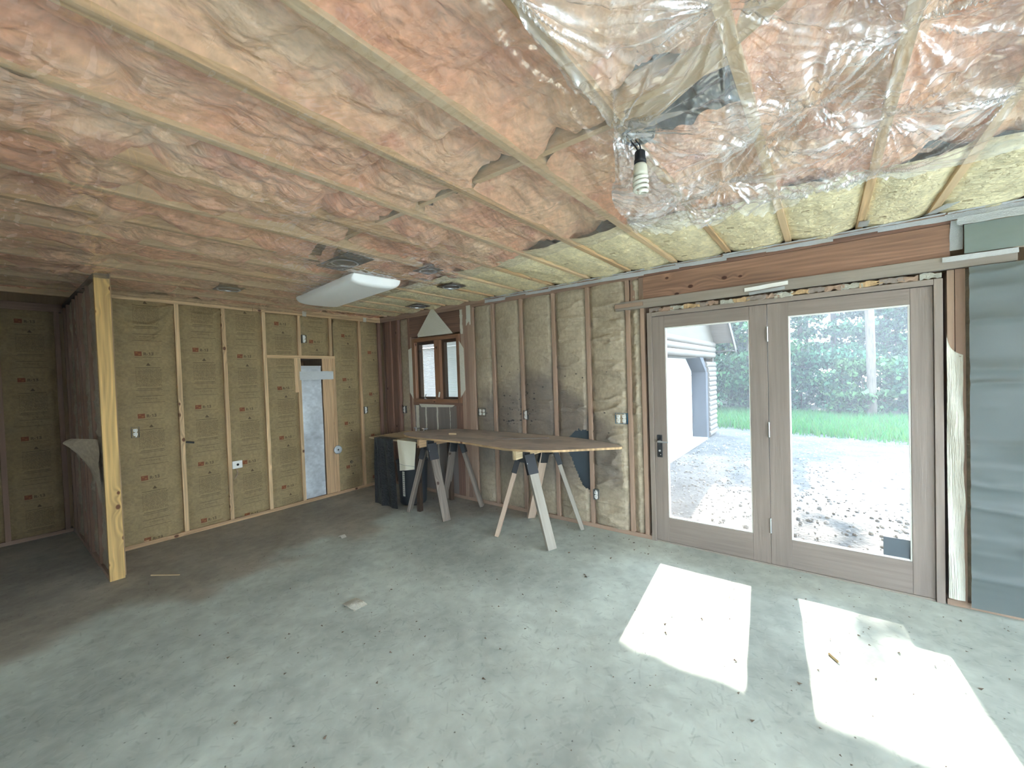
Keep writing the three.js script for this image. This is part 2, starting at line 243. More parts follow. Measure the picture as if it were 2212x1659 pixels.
{ // back wall: open studs, printed facing, a framed flue chase with a sheet-metal duct
  const w = setting('wall_back', 'open pine stud wall filled with printed kraft-faced insulation', 'wall');
  const st = (z0, z1, y0, y1, m = M.pine, x1 = 0) => mesh('stud', board(-0.089, x1, y0, y1, z0, z1), m, w);
  for (const [a, b, c, d] of [[-0.165, 0.8, 0, H + 0.2], [1.2, 3.0, 0, H + 0.2], [0.8, 1.2, 1.84, H + 0.2]]) mesh('sheathing', box(-0.125, -0.1, c, d, a, b), M.sheath, w);
  for (const [x0, x1, y0, y1, a, b] of [[-0.75, -0.725, 0, 1.86, 0.78, 1.22], [-0.725, -0.125, 0, 1.86, 0.78, 0.8], [-0.725, -0.125, 0, 1.86, 1.2, 1.22], [-0.725, -0.125, 1.84, 1.86, 0.8, 1.2], [-0.725, -0.1, -0.02, 0, 0.8, 1.2]]) mesh('chase_lining', box(x0, x1, y0, y1, a, b), M.sheath, w);
  mesh('bottom_plate', board(-0.089, 0.004, 0, 0.038, 0, 2.985), M.pineC, w);
  mesh('top_plate', board(-0.089, 0.004, 2.366, 2.401, 0.0, 1.7), M.pineB, w); mesh('top_plate', board(-0.089, 0.002, 2.366, 2.401, 1.702, 2.985), M.pine, w);
  mesh('top_plate', board(-0.089, 0, 2.404, 2.44, 0.0, 2.985), M.pine, w);
  st(2.382, 2.42, 0.038, 2.366); st(1.975, 2.013, 0.038, 2.366, M.pineB); st(1.57, 1.608, 0.038, 2.366);
  st(2.70, 2.735, 0.038, 1.1, M.pineC, -0.006); st(2.955, 2.985, 0.038, 2.366, M.pineC);
  st(1.164, 1.202, 1.866, 2.366, M.pineB); st(0.755, 0.793, 1.866, 2.366, M.pineB);
  st(1.181, 1.219, 0.038, 1.828, M.pine); st(1.22, 1.26, 1.404, 1.828, M.pineB);
  st(0.326, 0.364, 0.038, 2.366, M.pineC); st(0.0, 0.045, 0.038, 2.366, M.redWood);
  mesh('header', board(-0.089, 0.001, 1.828, 1.866, 0.725, 1.57), M.pineB, w);
  mesh('chase_panel', board(-0.02, -0.004, 0.04, 1.828, 0.765, 0.905), M.pineC, w); st(0.727, 0.764, 0.038, 1.828, M.pineC);
  const P = (a, b, y0, y1, s, o = {}) => batt(w, 'x', a, b, y0, y1, M.kraft, { s, puff: 0.012, wr: 0.004, ...o });
  P(2.42, 2.955, 0.038, 2.366, 301, { swag: 1.3, wr: 0.005, uvOff: [-0.12, 0.49] }); P(2.013, 2.382, 0.038, 2.366, 302, { swag: 0.9, uvOff: [0, 0.44] }); P(1.608, 1.975, 0.038, 2.366, 303, { uvOff: [0, 0.5] });
  P(1.219, 1.57, 0.038, 1.828, 304, { uvOff: [0, 0.28] }); P(1.202, 1.57, 1.866, 2.366, 305, { uvOff: [0, 0.1] }); P(0.793, 1.164, 1.866, 2.366, 306, { uvOff: [0, 0.3] });
  P(0.364, 0.727, 0.038, 2.366, 307, { swag: 0.7, uvOff: [0, 0.2] }); P(0.045, 0.326, 0.038, 2.366, 308, { uvOff: [0, 0.42] });
}
// sheet-metal duct in the chase
{
  const d = thing('sheet_metal_duct', 'tall galvanised sheet-metal duct standing in the framed wall chase', 'duct', [-0.03, 0.04, 1.043]);
  mesh('duct_face', sheet(8, 40, (u, v) => [0.0 + 0.004 * Math.sin(v * 9 + u * 3) + 0.003 * Math.sin(u * 6.28), v * 1.66, lerp(0.13, -0.133, u)], (u, v) => [u * 0.5, v * 2.2]), M.galv, d);
  mesh('duct_collar', merge(new THREE.BoxGeometry(0.012, 0.014, 0.262).translate(0.004, 1.69, -0.001), new THREE.BoxGeometry(0.006, 0.03, 0.262).translate(0, 1.668, -0.001)), M.steel, d);
  const t = mesh('foil_tape', sheet(40, 10, (u, v) => { const z = lerp(1.203, 0.762, u); return [0.006 + 0.003 * fbm(u * 12, v * 4, 5), lerp(1.559, 1.667, v) - 0.006 * vn(u * 20, v > 0.5 ? 1 : 0, 3), z]; }), M.foilTape); tag(t, 'grey foil tape strip holding the metal duct to the framing', 'tape');
}
// partition with the post at its end, and the dim alcove behind it
{
  const w = setting('wall_left', 'short partition of studs ending in a yellow pine post beside the dark alcove', 'wall');
  mesh('end_post', board(0.677, 0.716, 0, 2.4, 2.987, 3.077), M.post, w); mesh('top_plate', board(X0, 0.72, 2.4, 2.44, 2.987, 3.077), M.darkWood, w);
  for (const x of [0.27, -0.14, -0.3, -0.54, -0.95, -1.2]) mesh('stud', board(x, x + 0.038, 0.038, 2.4, 2.987, 3.077), M.brownB, w);
  mesh('bottom_plate', board(X0, 0.677, 0, 0.038, 2.987, 3.077), M.brown, w);
  mesh('sheathing', box(X0 - 0.1, 0.66, 0, 2.64, 2.972, 2.986), M.sheath, w);
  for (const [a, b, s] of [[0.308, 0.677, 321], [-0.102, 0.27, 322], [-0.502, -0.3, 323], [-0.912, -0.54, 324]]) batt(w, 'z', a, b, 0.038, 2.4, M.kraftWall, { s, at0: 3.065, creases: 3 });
  const a = setting('wall_alcove', 'kraft-faced stud wall at the back of the dark alcove', 'wall');
  mesh('sheathing', box(X0 - 0.12, X0 - 0.09, 0, H + 0.2, 2.95, Z1 + 0.15), M.sheath, a);
  mesh('top_plate', board(X0 - 0.09, X0, 2.36, 2.44, 3.08, Z1), M.brownB, a); mesh('bottom_plate', board(X0 - 0.09, X0, 0, 0.038, 3.08, Z1), M.brown, a);
  for (let z = 3.1; z < Z1; z += 0.4064) { mesh('stud', board(X0 - 0.09, X0, 0.038, 2.36, z, z + 0.038), M.brownB, a); if (z + 0.4 < Z1) batt(a, 'x', z + 0.038, z + 0.4064, 0.038, 2.36, M.kraft, { s: 330 + Math.round(z * 10), at0: X0, uvOff: [0, z] }); }
  const hl = setting('wall_blocker', 'added unseen wall keeping window light out of the alcove', 'wall'); mesh('wall_panel', box(X0 - 0.1, 4.1, 0, H + 0.2, 3.86, 3.96), M.drywall, hl);  // unseen wall added to keep the alcove dark
  // facing that has come loose from the partition and hangs out of its bay
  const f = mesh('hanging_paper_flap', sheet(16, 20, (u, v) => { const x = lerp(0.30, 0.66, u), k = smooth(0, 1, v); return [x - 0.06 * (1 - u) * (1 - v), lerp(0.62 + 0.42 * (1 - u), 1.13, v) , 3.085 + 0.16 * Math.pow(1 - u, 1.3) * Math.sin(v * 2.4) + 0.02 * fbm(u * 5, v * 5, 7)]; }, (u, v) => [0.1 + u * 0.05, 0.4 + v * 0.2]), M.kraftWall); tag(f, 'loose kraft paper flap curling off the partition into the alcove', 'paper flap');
}
{ // door wall
  const w = setting('wall_right', 'old brown stud wall with kraft-faced insulation around the glazed doors', 'wall');
  for (const [a, b, c, d] of [[-0.125, 0.74, -0.2, 2.64], [0.74, 1.61, -0.2, 1.21], [0.74, 1.61, 2.05, 2.64], [1.61, 3.98, -0.2, 2.64], [3.98, 5.8, 2.035, 2.64], [5.8, X1 + 0.15, -0.2, 2.64]]) mesh('sheathing', box(a, b, c, d, -0.165, -0.145), M.sheath, w);
  const st = (a, b, y0, y1, m = M.brown, z1 = 0, z0 = -0.14, n = 'stud') => mesh(n, board(a, b, y0, y1, z0, z1), m, w);
  st(0.004, 3.9, 2.366, 2.404, M.brownB, 0.002, -0.14, 'top_plate'); st(3.9, X1, 2.372, 2.404, M.redWood, 0.001, -0.14, 'top_plate'); st(0.0, X1, 2.405, 2.44, M.brown, 0, -0.14, 'top_plate');
  st(0.05, 3.98, 0, 0.038, M.brown, 0.002, -0.14, 'bottom_plate'); st(5.82, X1, 0, 0.038, M.brown, 0.002, -0.14, 'bottom_plate');
  // packed corner
  st(0.047, 0.07, 0.038, 2.366, M.redWoodB, -0.01); st(0.075, 0.105, 0.038, 2.366, M.redWood, -0.03); st(0.108, 0.24, 0.038, 2.366, M.redWood); st(0.243, 0.37, 0.038, 2.366, M.redWoodB, -0.012); st(0.373, 0.405, 0.038, 2.366, M.redWood, 0);
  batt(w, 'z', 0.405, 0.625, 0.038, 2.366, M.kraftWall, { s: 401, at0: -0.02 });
  st(0.625, 0.66, 0.038, 2.366, M.redWood); st(0.662, 0.70, 0.038, 2.1, M.brown, -0.004);
  // window surround
  st(0.66, 1.645, 2.095, 2.366, M.redWoodB, -0.006, -0.03, 'header_board'); st(0.7, 1.64, 1.165, 1.203, M.redWood, 0, -0.14, 'sill_plate');
  st(0.7, 1.52, 0.038, 1.165, M.greyWood, -0.018, -0.035, 'apron_board'); st(1.52, 1.645, 0.038, 1.165, M.redWood, -0.01, -0.035, 'apron_board');
  for (const [a, b, y0] of [[0.722, 0.79, 0.5], [0.917, 0.948, 0.42], [1.14, 1.172, 0.3], [1.39, 1.40, 0.6]]) mesh('adhesive_streak', sheet(4, 60, (u, v) => [lerp(a, b, u) + (u < 0.5 ? 1 : -1) * 0.012 * (fbm(v * 22, u * 3, a * 100) - 0.4), lerp(y0, 1.16, v), -0.0165 + 0.003 * Math.sin(u * 3.14)]), M.wrap, w);
  st(1.645, 1.70, 0.038, 2.366, M.brown, 0); st(1.702, 1.76, 0.038, 2.366, M.brownB, -0.004); st(1.765, 1.862, 0.038, 2.366, M.brown, 0);
  mesh('plaster_smear', sheet(5, 40, (u, v) => [lerp(1.648, 1.69, u) + 0.02 * (fbm(v * 12, u, 8) - 0.5), lerp(2.06, 2.36, v), 0.003]), M.wrap, w);
  for (const [a, b] of [[2.143, 2.181], [2.55, 2.588], [2.968, 3.006], [3.361, 3.399], [3.769, 3.807], [3.905, 3.943], [6.27, 6.308], [6.68, 6.718], [7.09, 7.128]]) st(a, b, 0.038, 2.366, M.brown);
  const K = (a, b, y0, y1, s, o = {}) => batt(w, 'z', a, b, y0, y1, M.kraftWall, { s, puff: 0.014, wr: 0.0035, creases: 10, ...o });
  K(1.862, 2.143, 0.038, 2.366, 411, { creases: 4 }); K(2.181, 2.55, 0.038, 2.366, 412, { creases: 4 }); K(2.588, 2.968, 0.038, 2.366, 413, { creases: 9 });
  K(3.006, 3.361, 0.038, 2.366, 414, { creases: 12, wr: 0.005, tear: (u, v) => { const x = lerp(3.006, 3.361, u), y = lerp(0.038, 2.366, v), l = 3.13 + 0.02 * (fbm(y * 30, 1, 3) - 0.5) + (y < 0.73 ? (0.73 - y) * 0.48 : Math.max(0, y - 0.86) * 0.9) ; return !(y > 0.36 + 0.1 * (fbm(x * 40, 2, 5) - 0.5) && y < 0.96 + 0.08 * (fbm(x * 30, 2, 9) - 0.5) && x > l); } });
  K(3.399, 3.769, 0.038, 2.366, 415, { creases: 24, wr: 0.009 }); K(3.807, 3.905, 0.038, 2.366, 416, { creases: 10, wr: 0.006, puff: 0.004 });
  mesh('foam_panel', box(3.01, 3.36, 0.3, 1.02, -0.09, -0.07), std('#4d585e', { roughness: 0.9 }), w);
  // door opening
  st(3.94, 5.845, 2.172, 2.37, M.header, 0.004, -0.14, 'door_header'); st(3.683, 6.11, 2.094, 2.17, M.greyWoodB, 0.022, -0.02, 'ledger');
  st(3.68, 3.945, 2.115, 2.15, M.brown, 0.034, 0.022, 'ledger_scrap');
  st(5.83, 5.862, 0.038, 2.09, M.brown, 0); st(5.864, 5.908, 0.038, 2.09, M.brownB, 0.004); st(3.82, 3.862, 2.172, 2.37, M.brownB, -0.002, -0.14, 'cripple'); st(3.9, 3.938, 2.172, 2.37, M.brown, 0, -0.14, 'cripple');
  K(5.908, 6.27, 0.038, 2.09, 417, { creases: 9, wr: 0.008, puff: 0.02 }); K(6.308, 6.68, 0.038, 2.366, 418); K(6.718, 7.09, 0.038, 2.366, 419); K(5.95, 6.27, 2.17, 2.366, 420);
  st(7.128, X1, 0.038, 2.366, M.drywall, -0.03, -0.05, 'wall_panel');
  // crumbled foam shims between ledger and frame
  for (let i = 0; i < 19; i++) { const x = 3.99 + i * 0.095 + R(-0.01, 0.01), L = R(0.09, 0.13), y = R(2.044, 2.05), s = i; mesh('shim', sheet(10, 5, (u, v) => [x + L * u, y + v * 0.034 + 0.03 * (fbm(u * 5, v > 0.5 ? 7 : 3, s) - 0.5), 0.001 + 0.012 * fbm(u * 5, v * 4, s + 40)]), [M.jambWood, M.brown, M.wrap, M.plyEdge][i % 4], w); }
}
// door frame and the two glazed leaves
{
  const f = setting('trim_1', 'pale wooden frame around the pair of glazed doors', 'door frame');
  mesh('jamb', board(3.968, 4.008, 0, 2.046, -0.14, 0.008), M.jambWood, f); mesh('jamb', board(5.772, 5.812, 0, 2.046, -0.14, 0.008), M.jambWood, f); mesh('head_jamb', board(4.009, 5.771, 2.01, 2.046, -0.14, 0.008), M.jambWood, f); mesh('threshold', board(4.009, 5.771, -0.012, 0.012, -0.16, -0.002), M.greyWoodB, f);
  const glassR = dataTex(4, 64, (x, y) => (y < 40 ? 0.85 : 0.4), false); glassR.wrapT = THREE.ClampToEdgeWrapping;
  const leaf = (n, x0, x1, p0, p1, label, fogged) => {
    const d = setting(n, label, 'door');
    mesh('stile', board(x0, p0, 0.014, 2.006, -0.052, -0.006), M.doorWood, d); mesh('stile', board(p1, x1, 0.014, 2.006, -0.052, -0.006), M.doorWood, d);
    mesh('rail', board(p0, p1, 0.014, 0.226, -0.051, -0.007), M.doorWood, d); mesh('rail', board(p0, p1, 1.903, 2.006, -0.051, -0.007), M.doorWood, d);
    for (const [a, b, c, e] of [[p0, p0 + 0.009, 0.226, 1.903], [p1 - 0.009, p1, 0.226, 1.903], [p0 + 0.009, p1 - 0.009, 0.226, 0.235], [p0 + 0.009, p1 - 0.009, 1.894, 1.903]]) mesh('glazing_bead', board(a, b, c, e, -0.04, -0.012, 0.001), M.white, d);
    const g = new THREE.PlaneGeometry(p1 - p0, 1.677).translate((p0 + p1) / 2, 1.0645, -0.03);
    mesh('pane', g, fogged ? phy('#ffffff', { transmission: 1, roughness: 0.2, roughnessMap: glassR, ior: 1.5 }) : M.glass, d);
    return d;
  };
  const L = leaf('door_1', 4.01, 4.879, 4.117, 4.762, 'glazed wooden door leaf with lever handle and fogged lower glass', true);
  const Rr = leaf('door_2', 4.883, 5.77, 5.014, 5.666, 'fixed glazed wooden door leaf with a grey square at the glass corner', false);
  mesh('handle_plate', new RoundedBoxGeometry(0.045, 0.2, 0.008, 2, 0.003).translate(4.055, 0.86, -0.001), M.blackPlastic, L);
  const lv = mesh('lever', merge(new THREE.CylinderGeometry(0.01, 0.012, 0.05, 12).rotateX(Math.PI / 2).translate(4.055, 0.905, 0.025), new RoundedBoxGeometry(0.1, 0.016, 0.014, 2, 0.006).translate(4.095, 0.905, 0.05)), M.steel, L);
  mesh('key_cylinder', new THREE.CylinderGeometry(0.009, 0.009, 0.012, 12).rotateX(Math.PI / 2).translate(4.055, 0.82, 0.006), M.chrome, L); mesh('screw', new THREE.SphereGeometry(0.005, 8, 6).translate(4.06, 0.785, 0.004), M.chrome, L);
  for (const y of [0.31, 1.05, 1.78]) mesh('hinge', merge(new THREE.CylinderGeometry(0.006, 0.006, 0.1, 10).translate(4.881, y, 0.0), new THREE.SphereGeometry(0.007, 8, 6).translate(4.881, y + 0.053, 0), new THREE.SphereGeometry(0.007, 8, 6).translate(4.881, y - 0.053, 0)), M.steel, L);
  mesh('corner_square', board(5.525, 5.664, 0.236, 0.36, -0.026, -0.022, 0.001), std('#596267', { roughness: 0.7 }), Rr);
}
{ // casement window with blinds in its two sashes
  const o = setting('window_1', 'small twin casement window in brown wooden frame with closed mini blinds', 'window');
  mesh('window_frame', board(0.722, 0.775, 1.203, 2.07, -0.12, 0.012), M.winWood, o); mesh('window_frame', board(1.575, 1.628, 1.203, 2.07, -0.12, 0.012), M.winWood, o);
  mesh('window_frame', board(0.775, 1.575, 2.02, 2.07, -0.12, 0.012), M.winWood, o); mesh('window_frame', board(0.775, 1.575, 1.203, 1.25, -0.12, 0.012), M.winWood, o); mesh('mullion', board(1.165, 1.262, 1.25, 2.02, -0.12, 0.01), M.winWood, o);
  for (const [a, b] of [[0.775, 1.165], [1.262, 1.575]]) {
    const s = 0.045; for (const [p, q, r, t] of [[a, a + s, 1.25, 2.02], [b - s * 0.5, b, 1.25, 2.02], [a + s, b - s * 0.5, 1.25, 1.275], [a + s, b - s * 0.5, 1.985, 2.02]]) mesh('sash', board(p, q, r, t, -0.09, -0.035), M.darkWood, o);
    mesh('pane', new THREE.PlaneGeometry(b - a - 0.06, 0.71).translate((a + b) / 2 + 0.01, 1.63, -0.062), M.glass, o);
    const slat = new THREE.BoxGeometry(b - a - 0.012, 0.0015, 0.016).rotateX(a < 1 ? -0.12 : -0.95), bl = phy('#f4f6f2', { roughness: 1, transmission: a < 1 ? 0.02 : 0.6 });
    for (let k = 0; k < 50; k++) { const m = mesh('blind_slat', slat, bl, o); m.position.set((a + b) / 2, 1.262 + k * 0.0152, -0.104); }
  }
  mesh('crank', merge(new THREE.CylinderGeometry(0.006, 0.008, 0.05, 8).rotateX(1.1).translate(0.98, 1.255, 0.02), new THREE.CylinderGeometry(0.005, 0.005, 0.07, 8).rotateZ(-0.5).translate(0.998, 1.285, 0.04)), M.steel, o);
  mesh('latch', new RoundedBoxGeometry(0.02, 0.07, 0.014, 2, 0.005).rotateZ(-0.25).translate(1.24, 1.31, 0.016), M.white, o);
}
tag(mesh('wall_film', sheet(70, 200, (u, v) => { const x = lerp(5.915, 7.12, u), y = lerp(0.03, 2.085 + 0.006 * vn(x * 8, 1, 4), v); return [x, y, 0.034 + 0.014 * fbm(x * 3, y * 3, 881, 3) + 0.016 * Math.pow(ridge(fbm(x * 1.5, y * 7, 883, 3)), 5)]; }), M.wallFilm), 'grey hazy plastic film hung over the wall insulation right of the doors', 'plastic film');
{ // house-wrap flaps folded in around the window, and other scraps of wrap
  const tri = (name, label, pts, s) => {
    const sh = new THREE.Shape(pts.map((q) => new THREE.Vector2(...q))), cx = pts.reduce((a, q) => a + q[0], 0) / pts.length, cy = pts.reduce((a, q) => a + q[1], 0) / pts.length;
    let g = new THREE.ExtrudeGeometry(sh, { depth: 0.002, bevelEnabled: false }); const p = g.attributes.position;
    g = flatUV(g, 'y', 2); const q = g.attributes.position; for (let i = 0; i < q.count; i++) q.setZ(i, q.getZ(i) + 0.012 + 0.006 * Math.hypot(q.getX(i) - cx, q.getY(i) - cy));
    g.computeVertexNormals(); const m = mesh(name, g, M.wrap); return tag(m, label, 'house wrap');
  };
  tri('house_wrap_flap', 'cream triangular house-wrap flap pointing up above the window', [[0.86, 2.085], [0.852, 2.12], [1.135, 2.425], [1.185, 2.425], [1.53, 2.082]]);
  tri('house_wrap_flap', 'narrow cream house-wrap strip along the blind side nearest the corner', [[0.648, 1.93], [0.65, 1.34], [0.72, 1.25], [0.72, 1.95]]);
  tri('house_wrap_flap', 'cream house-wrap strip along the window side facing the glazed doors', [[1.63, 1.27], [1.712, 1.37], [1.705, 1.88], [1.63, 1.98]]);
  tri('house_wrap_flap', 'thin cream house-wrap strip folded below the window sill', [[0.835, 1.183], [0.88, 1.138], [1.47, 1.15], [1.52, 1.178]]);
  tag(mesh('house_wrap_strip', sheet(10, 120, (u, v) => { const y = lerp(0.05, 1.7, v), top = v > 0.94 ? (v - 0.94) / 0.06 : 0; return [lerp(5.824, 5.895 + 0.014 * (fbm(v * 8, 1, 3) - 0.5), u * (1 - top * 0.85)), y - 0.1 * u * smooth(0.9, 1, v), 0.014 + 0.012 * (fbm(u * 2, v * 12, 23) - 0.4) + 0.008 * Math.sin(u * 3 + v * 9)]; }), M.wrap), 'long pale house-wrap strip hanging beside the right door jamb', 'house wrap');
  tag(mesh('plaster_tape', sheet(10, 40, (u, v) => [lerp(1.762, 1.832, u) - (v < 0.35 ? 0.012 * vn(u * 9, 3, 1) : 0), lerp(2.14 + 0.06 * vn(u * 7, 1, 2), 2.395, v), 0.006 + 0.003 * fbm(u * 5, v * 9, 3)]), M.wrap), 'torn white tape patch on the stud right of the window', 'tape');
}
// strips of clear tape sealing wall to ceiling, and tape scraps
{
  const strip = (pts, wid, label, mat, name = 'tape_strip', group) => {
    const A = new THREE.Vector3(...pts[0]), B = new THREE.Vector3(...pts[1]), U = new THREE.Vector3(...wid), s = Math.round(A.x * 97 + A.y * 31), n = Math.max(8, Math.round(A.distanceTo(B) / 0.015));
    const N = new THREE.Vector3().crossVectors(B.clone().sub(A), U).normalize();
    const g = sheet(n, 6, (u, v) => { const q = A.clone().lerp(B, u).addScaledVector(U, v + 0.16 * (fbm(u * n / 6, v > 0.5 ? 3 : 1, s) - 0.5)).addScaledVector(N, 0.009 * fbm(u * n / 4, v * 2.5, s + 9)); return q.toArray(); }, (u, v) => [u * 3, v]);
    return tag(mesh(name, g, mat), label, 'tape', group);
  };
  const seal = 'clear tape strip sealing the ceiling film along the door wall';
  let x = 2.1; for (let i = 0; i < 13; i++) { const L = 0.24 + 0.16 * hash2(i, 4, 8); strip([[x - 0.03, 2.432 - 0.012 * hash2(i, 6, 2), 0.012], [x + L, 2.43 - 0.012 * hash2(i, 5, 2), 0.012]], [0, 0.004 - 0.036 * (0.6 + 0.7 * hash2(i, 7, 7)), 0.004], seal, M.clearTape, 'tape_strip', 'clear tape strips along the ceiling edge'); strip([[x - 0.02, 2.434, 0.014], [x + L - 0.05 * hash2(i, 3, 3), 2.434, 0.014]], [0, 0.0, 0.03 + 0.02 * hash2(i, 8, 8)], 'clear tape fold lapping onto the ceiling film above the door wall', M.clearTape, 'tape_fold', 'clear tape folds on the ceiling edge'); x += L; }
  strip([[4.74, 2.113, 0.03], [5.02, 2.128, 0.03]], [0, 0.03, 0], 'white plastic shim strip with a notch on the grey ledger', M.white); strip([[4.77, 2.085, 0.03], [5.0, 2.098, 0.03]], [0, 0.022, 0], 'pale tape scrap below the notched white strip', M.whiteTape);
  strip([[5.844, 2.205, 0.012], [5.844, 2.385, 0.012]], [0.055, 0, 0], 'upright white tape beside the door header', M.whiteTape); strip([[5.87, 2.345, 0.036], [6.3, 2.345, 0.036]], [0, 0.045, 0], 'white tape running level under the ceiling right of the header', M.whiteTape);
  strip([[5.806, 2.135, 0.032], [6.11, 2.135, 0.032]], [0, 0.03, 0], 'long clear tape strip on the ledger end right of the doors', M.clearTape);
  strip([[5.41, 2.435, 0.05], [5.412, 2.428, 0.22]], [0.05, 0, 0], 'white tape tab on a ceiling joist above the fixed door', M.whiteTape); strip([[5.72, 2.435, 0.03], [5.79, 2.428, 0.24]], [0.06, 0, 0], 'slanted white tape tab on the ceiling joist near the white tape frame', M.whiteTape);
  tag(mesh('tarp_panel', sheet(20, 12, (u, v) => [lerp(5.9, 6.3, u), lerp(2.172, 2.345, v), 0.026 + 0.006 * fbm(u * 5, v * 3, 4)]), std('#6f7a72', { roughness: 0.5 })), 'grey green plastic panel framed by white tape beside the header', 'plastic panel');
  for (const [z, l] of [[1.115, 'small white paper tab on the top plate over the duct chase'], [0.26, 'small white paper tab on the top plate near the room corner']]) tag(mesh('paper_tab', sheet(4, 8, (u, v) => [0.008 + 0.006 * v, lerp(2.36, 2.42, v), lerp(z + 0.025, z - 0.025, u)]), M.wrap), l, 'paper tab');
}
// ---------------------------------------------------------------- ceiling
const bayOf = (x) => { let i = 0; while (i + 2 < joistX.length && x > joistX[i + 1]) i++; return i; };
const pinkY = (x, z) => { // lower face of the pink batts
  const i = bayOf(x), a = joistX[i], b = joistX[i + 1], u = clamp((x - a) / (b - a)), cover = smooth(3.5, 3.3, (a + b) / 2), e0 = Math.sin(Math.PI * clamp((u - 0.04) / 0.92)), e = lerp(e0, Math.max(e0, 0.55 + 0.45 * vn(z * 2, i, 5)), cover);
  const n1 = fbm(x * 2.2, z * 2.2, 601, 3), c2 = ridge(fbm(x * 8, z * 6, 607, 3)), bil = Math.abs(2 * fbm(x * 2.6 + 0.9 * n1, z * 1.9 + 1.3 * n1, 611, 2) - 1), bil2 = Math.abs(2 * fbm(x * 5.5 + z * 1.5, z * 4.2 - x, 613, 3) - 1);
  return 2.449 - 0.03 * cover - 0.012 * e + 0.1 * Math.pow(1 - bil, 4) * Math.pow(e, 0.5) + 0.045 * Math.pow(1 - bil2, 4) * Math.pow(e, 0.5) - 0.014 * (n1 - 0.5) * e + 0.016 * Math.pow(c2, 4) * Math.pow(e, 0.5) + 0.006 * (fbm(x * 22, z * 22, 609, 3) - 0.5);
};
const joistX = [-0.66, -0.25, 0.16, 0.565, 0.97, 1.38, 1.785, 2.19, 2.6, 3.0, 3.41, 3.815, 4.222, 4.63, 5.025, 5.42, 5.76, 6.17, 6.58, 6.99, 7.4, 7.8, 8.2];
{
  const c = setting('ceiling', 'open joist ceiling stuffed with pink insulation and straw-coloured batts by the door wall', 'ceiling');
  mesh('roof_deck', box(X0 - 0.15, X1 + 0.15, 2.64, 2.68, -0.165, Z1 + 0.15), M.darkWood, c);
  for (const [i, x] of joistX.entries()) { const bow = x > 3.6 && x < 3.9 ? -0.05 : 0; const g = board(x - 0.019, x + 0.019, H, 2.63, 0, Z1); mesh('joist', g, [M.joist, M.pineB][i % 2], c); }
  for (let i = 0; i + 1 < joistX.length; i++) {
    const a = joistX[i] + 0.019, b = joistX[i + 1] - 0.019, w = b - a, s = 500 + i, low = a < 3.3 ? 0.016 : 0.004, gap = a > 2.1 && a < 4.7;
    const zy = 1.08 + 0.05 * (hash2(i, 1, 9) - 0.5) + (a > 3.2 && a < 4.5 ? 0.06 : 0);
    if (a > 0.1) mesh('straw_batt', sheet(26, 70, (u, v) => { const z = lerp(zy + 0.03 * (fbm(u * 6, 1, s) - 0.5), 0.0, v), e = Math.sin(Math.PI * u); return [lerp(a, b, u), 2.452 + 0.012 - 0.022 * Math.pow(e, 0.6) - 0.01 * (fbm(u * 3, z * 7, s, 3) - 0.5) - 0.008 * Math.pow(ridge(fbm(u * 2.5, z * 9, s + 3, 3)), 4) - 0.012 * smooth(0.12, 0, z) * e, z]; }, (u, v, q) => [u, (1.1 - q[2]) / 1.1]), M.yellow, c);
    const over = a < 3.3 ? 0.019 : 0.0, hole = a > 4.62 && a < 4.7;
    const piece = (z0, z1, rag0, rag1) => mesh('pink_batt', sheet(30, Math.round((z1 - z0) / 0.019), (u, v) => {
      let z = lerp(z1, z0, v); z += v > 0.98 ? rag0 * (fbm(u * 6, 3, s) - 0.5) : v < 0.02 ? rag1 * (fbm(u * 6, 5, s) - 0.5) : 0;
      const x = lerp(a - over, b + over, u), end = Math.min(v, 1 - v) * (z1 - z0);
      return [x, pinkY(x, z) + 0.012 * smooth(0.04, 0, end) - 0.006 * smooth(0.3, 0.05, z - zy), z];
    }, (u, v, q) => [q[0] + i * 0.37, q[2]]), M.pink, c);
    if (gap && !hole) { piece(zy - 0.08, 2.085, 0.05, 0.09); piece(2.14, Z1, 0.09, 0); } else if (hole) { piece(zy - 0.08, 1.99, 0.05, 0.09); piece(2.3, Z1, 0.12, 0); } else piece(a > 0.1 ? zy - 0.08 : 0.02, Z1, 0.05, 0);
  }
  mesh('blocking', board(4.649, 5.006, 2.455, 2.55, 2.23, 2.268), M.joist, c);
  mesh('blocking', bar([4.66, 2.475, 2.12], [5.2, 2.475, 2.46], 0.09, 0.038, 0.5), M.joist, c);
  for (const x of [2.62, 3.02, 3.43, 3.83, 4.24]) mesh('blocking', board(x, x + 0.37, 2.5, 2.6, 2.085, 2.123), M.joist, c);
}
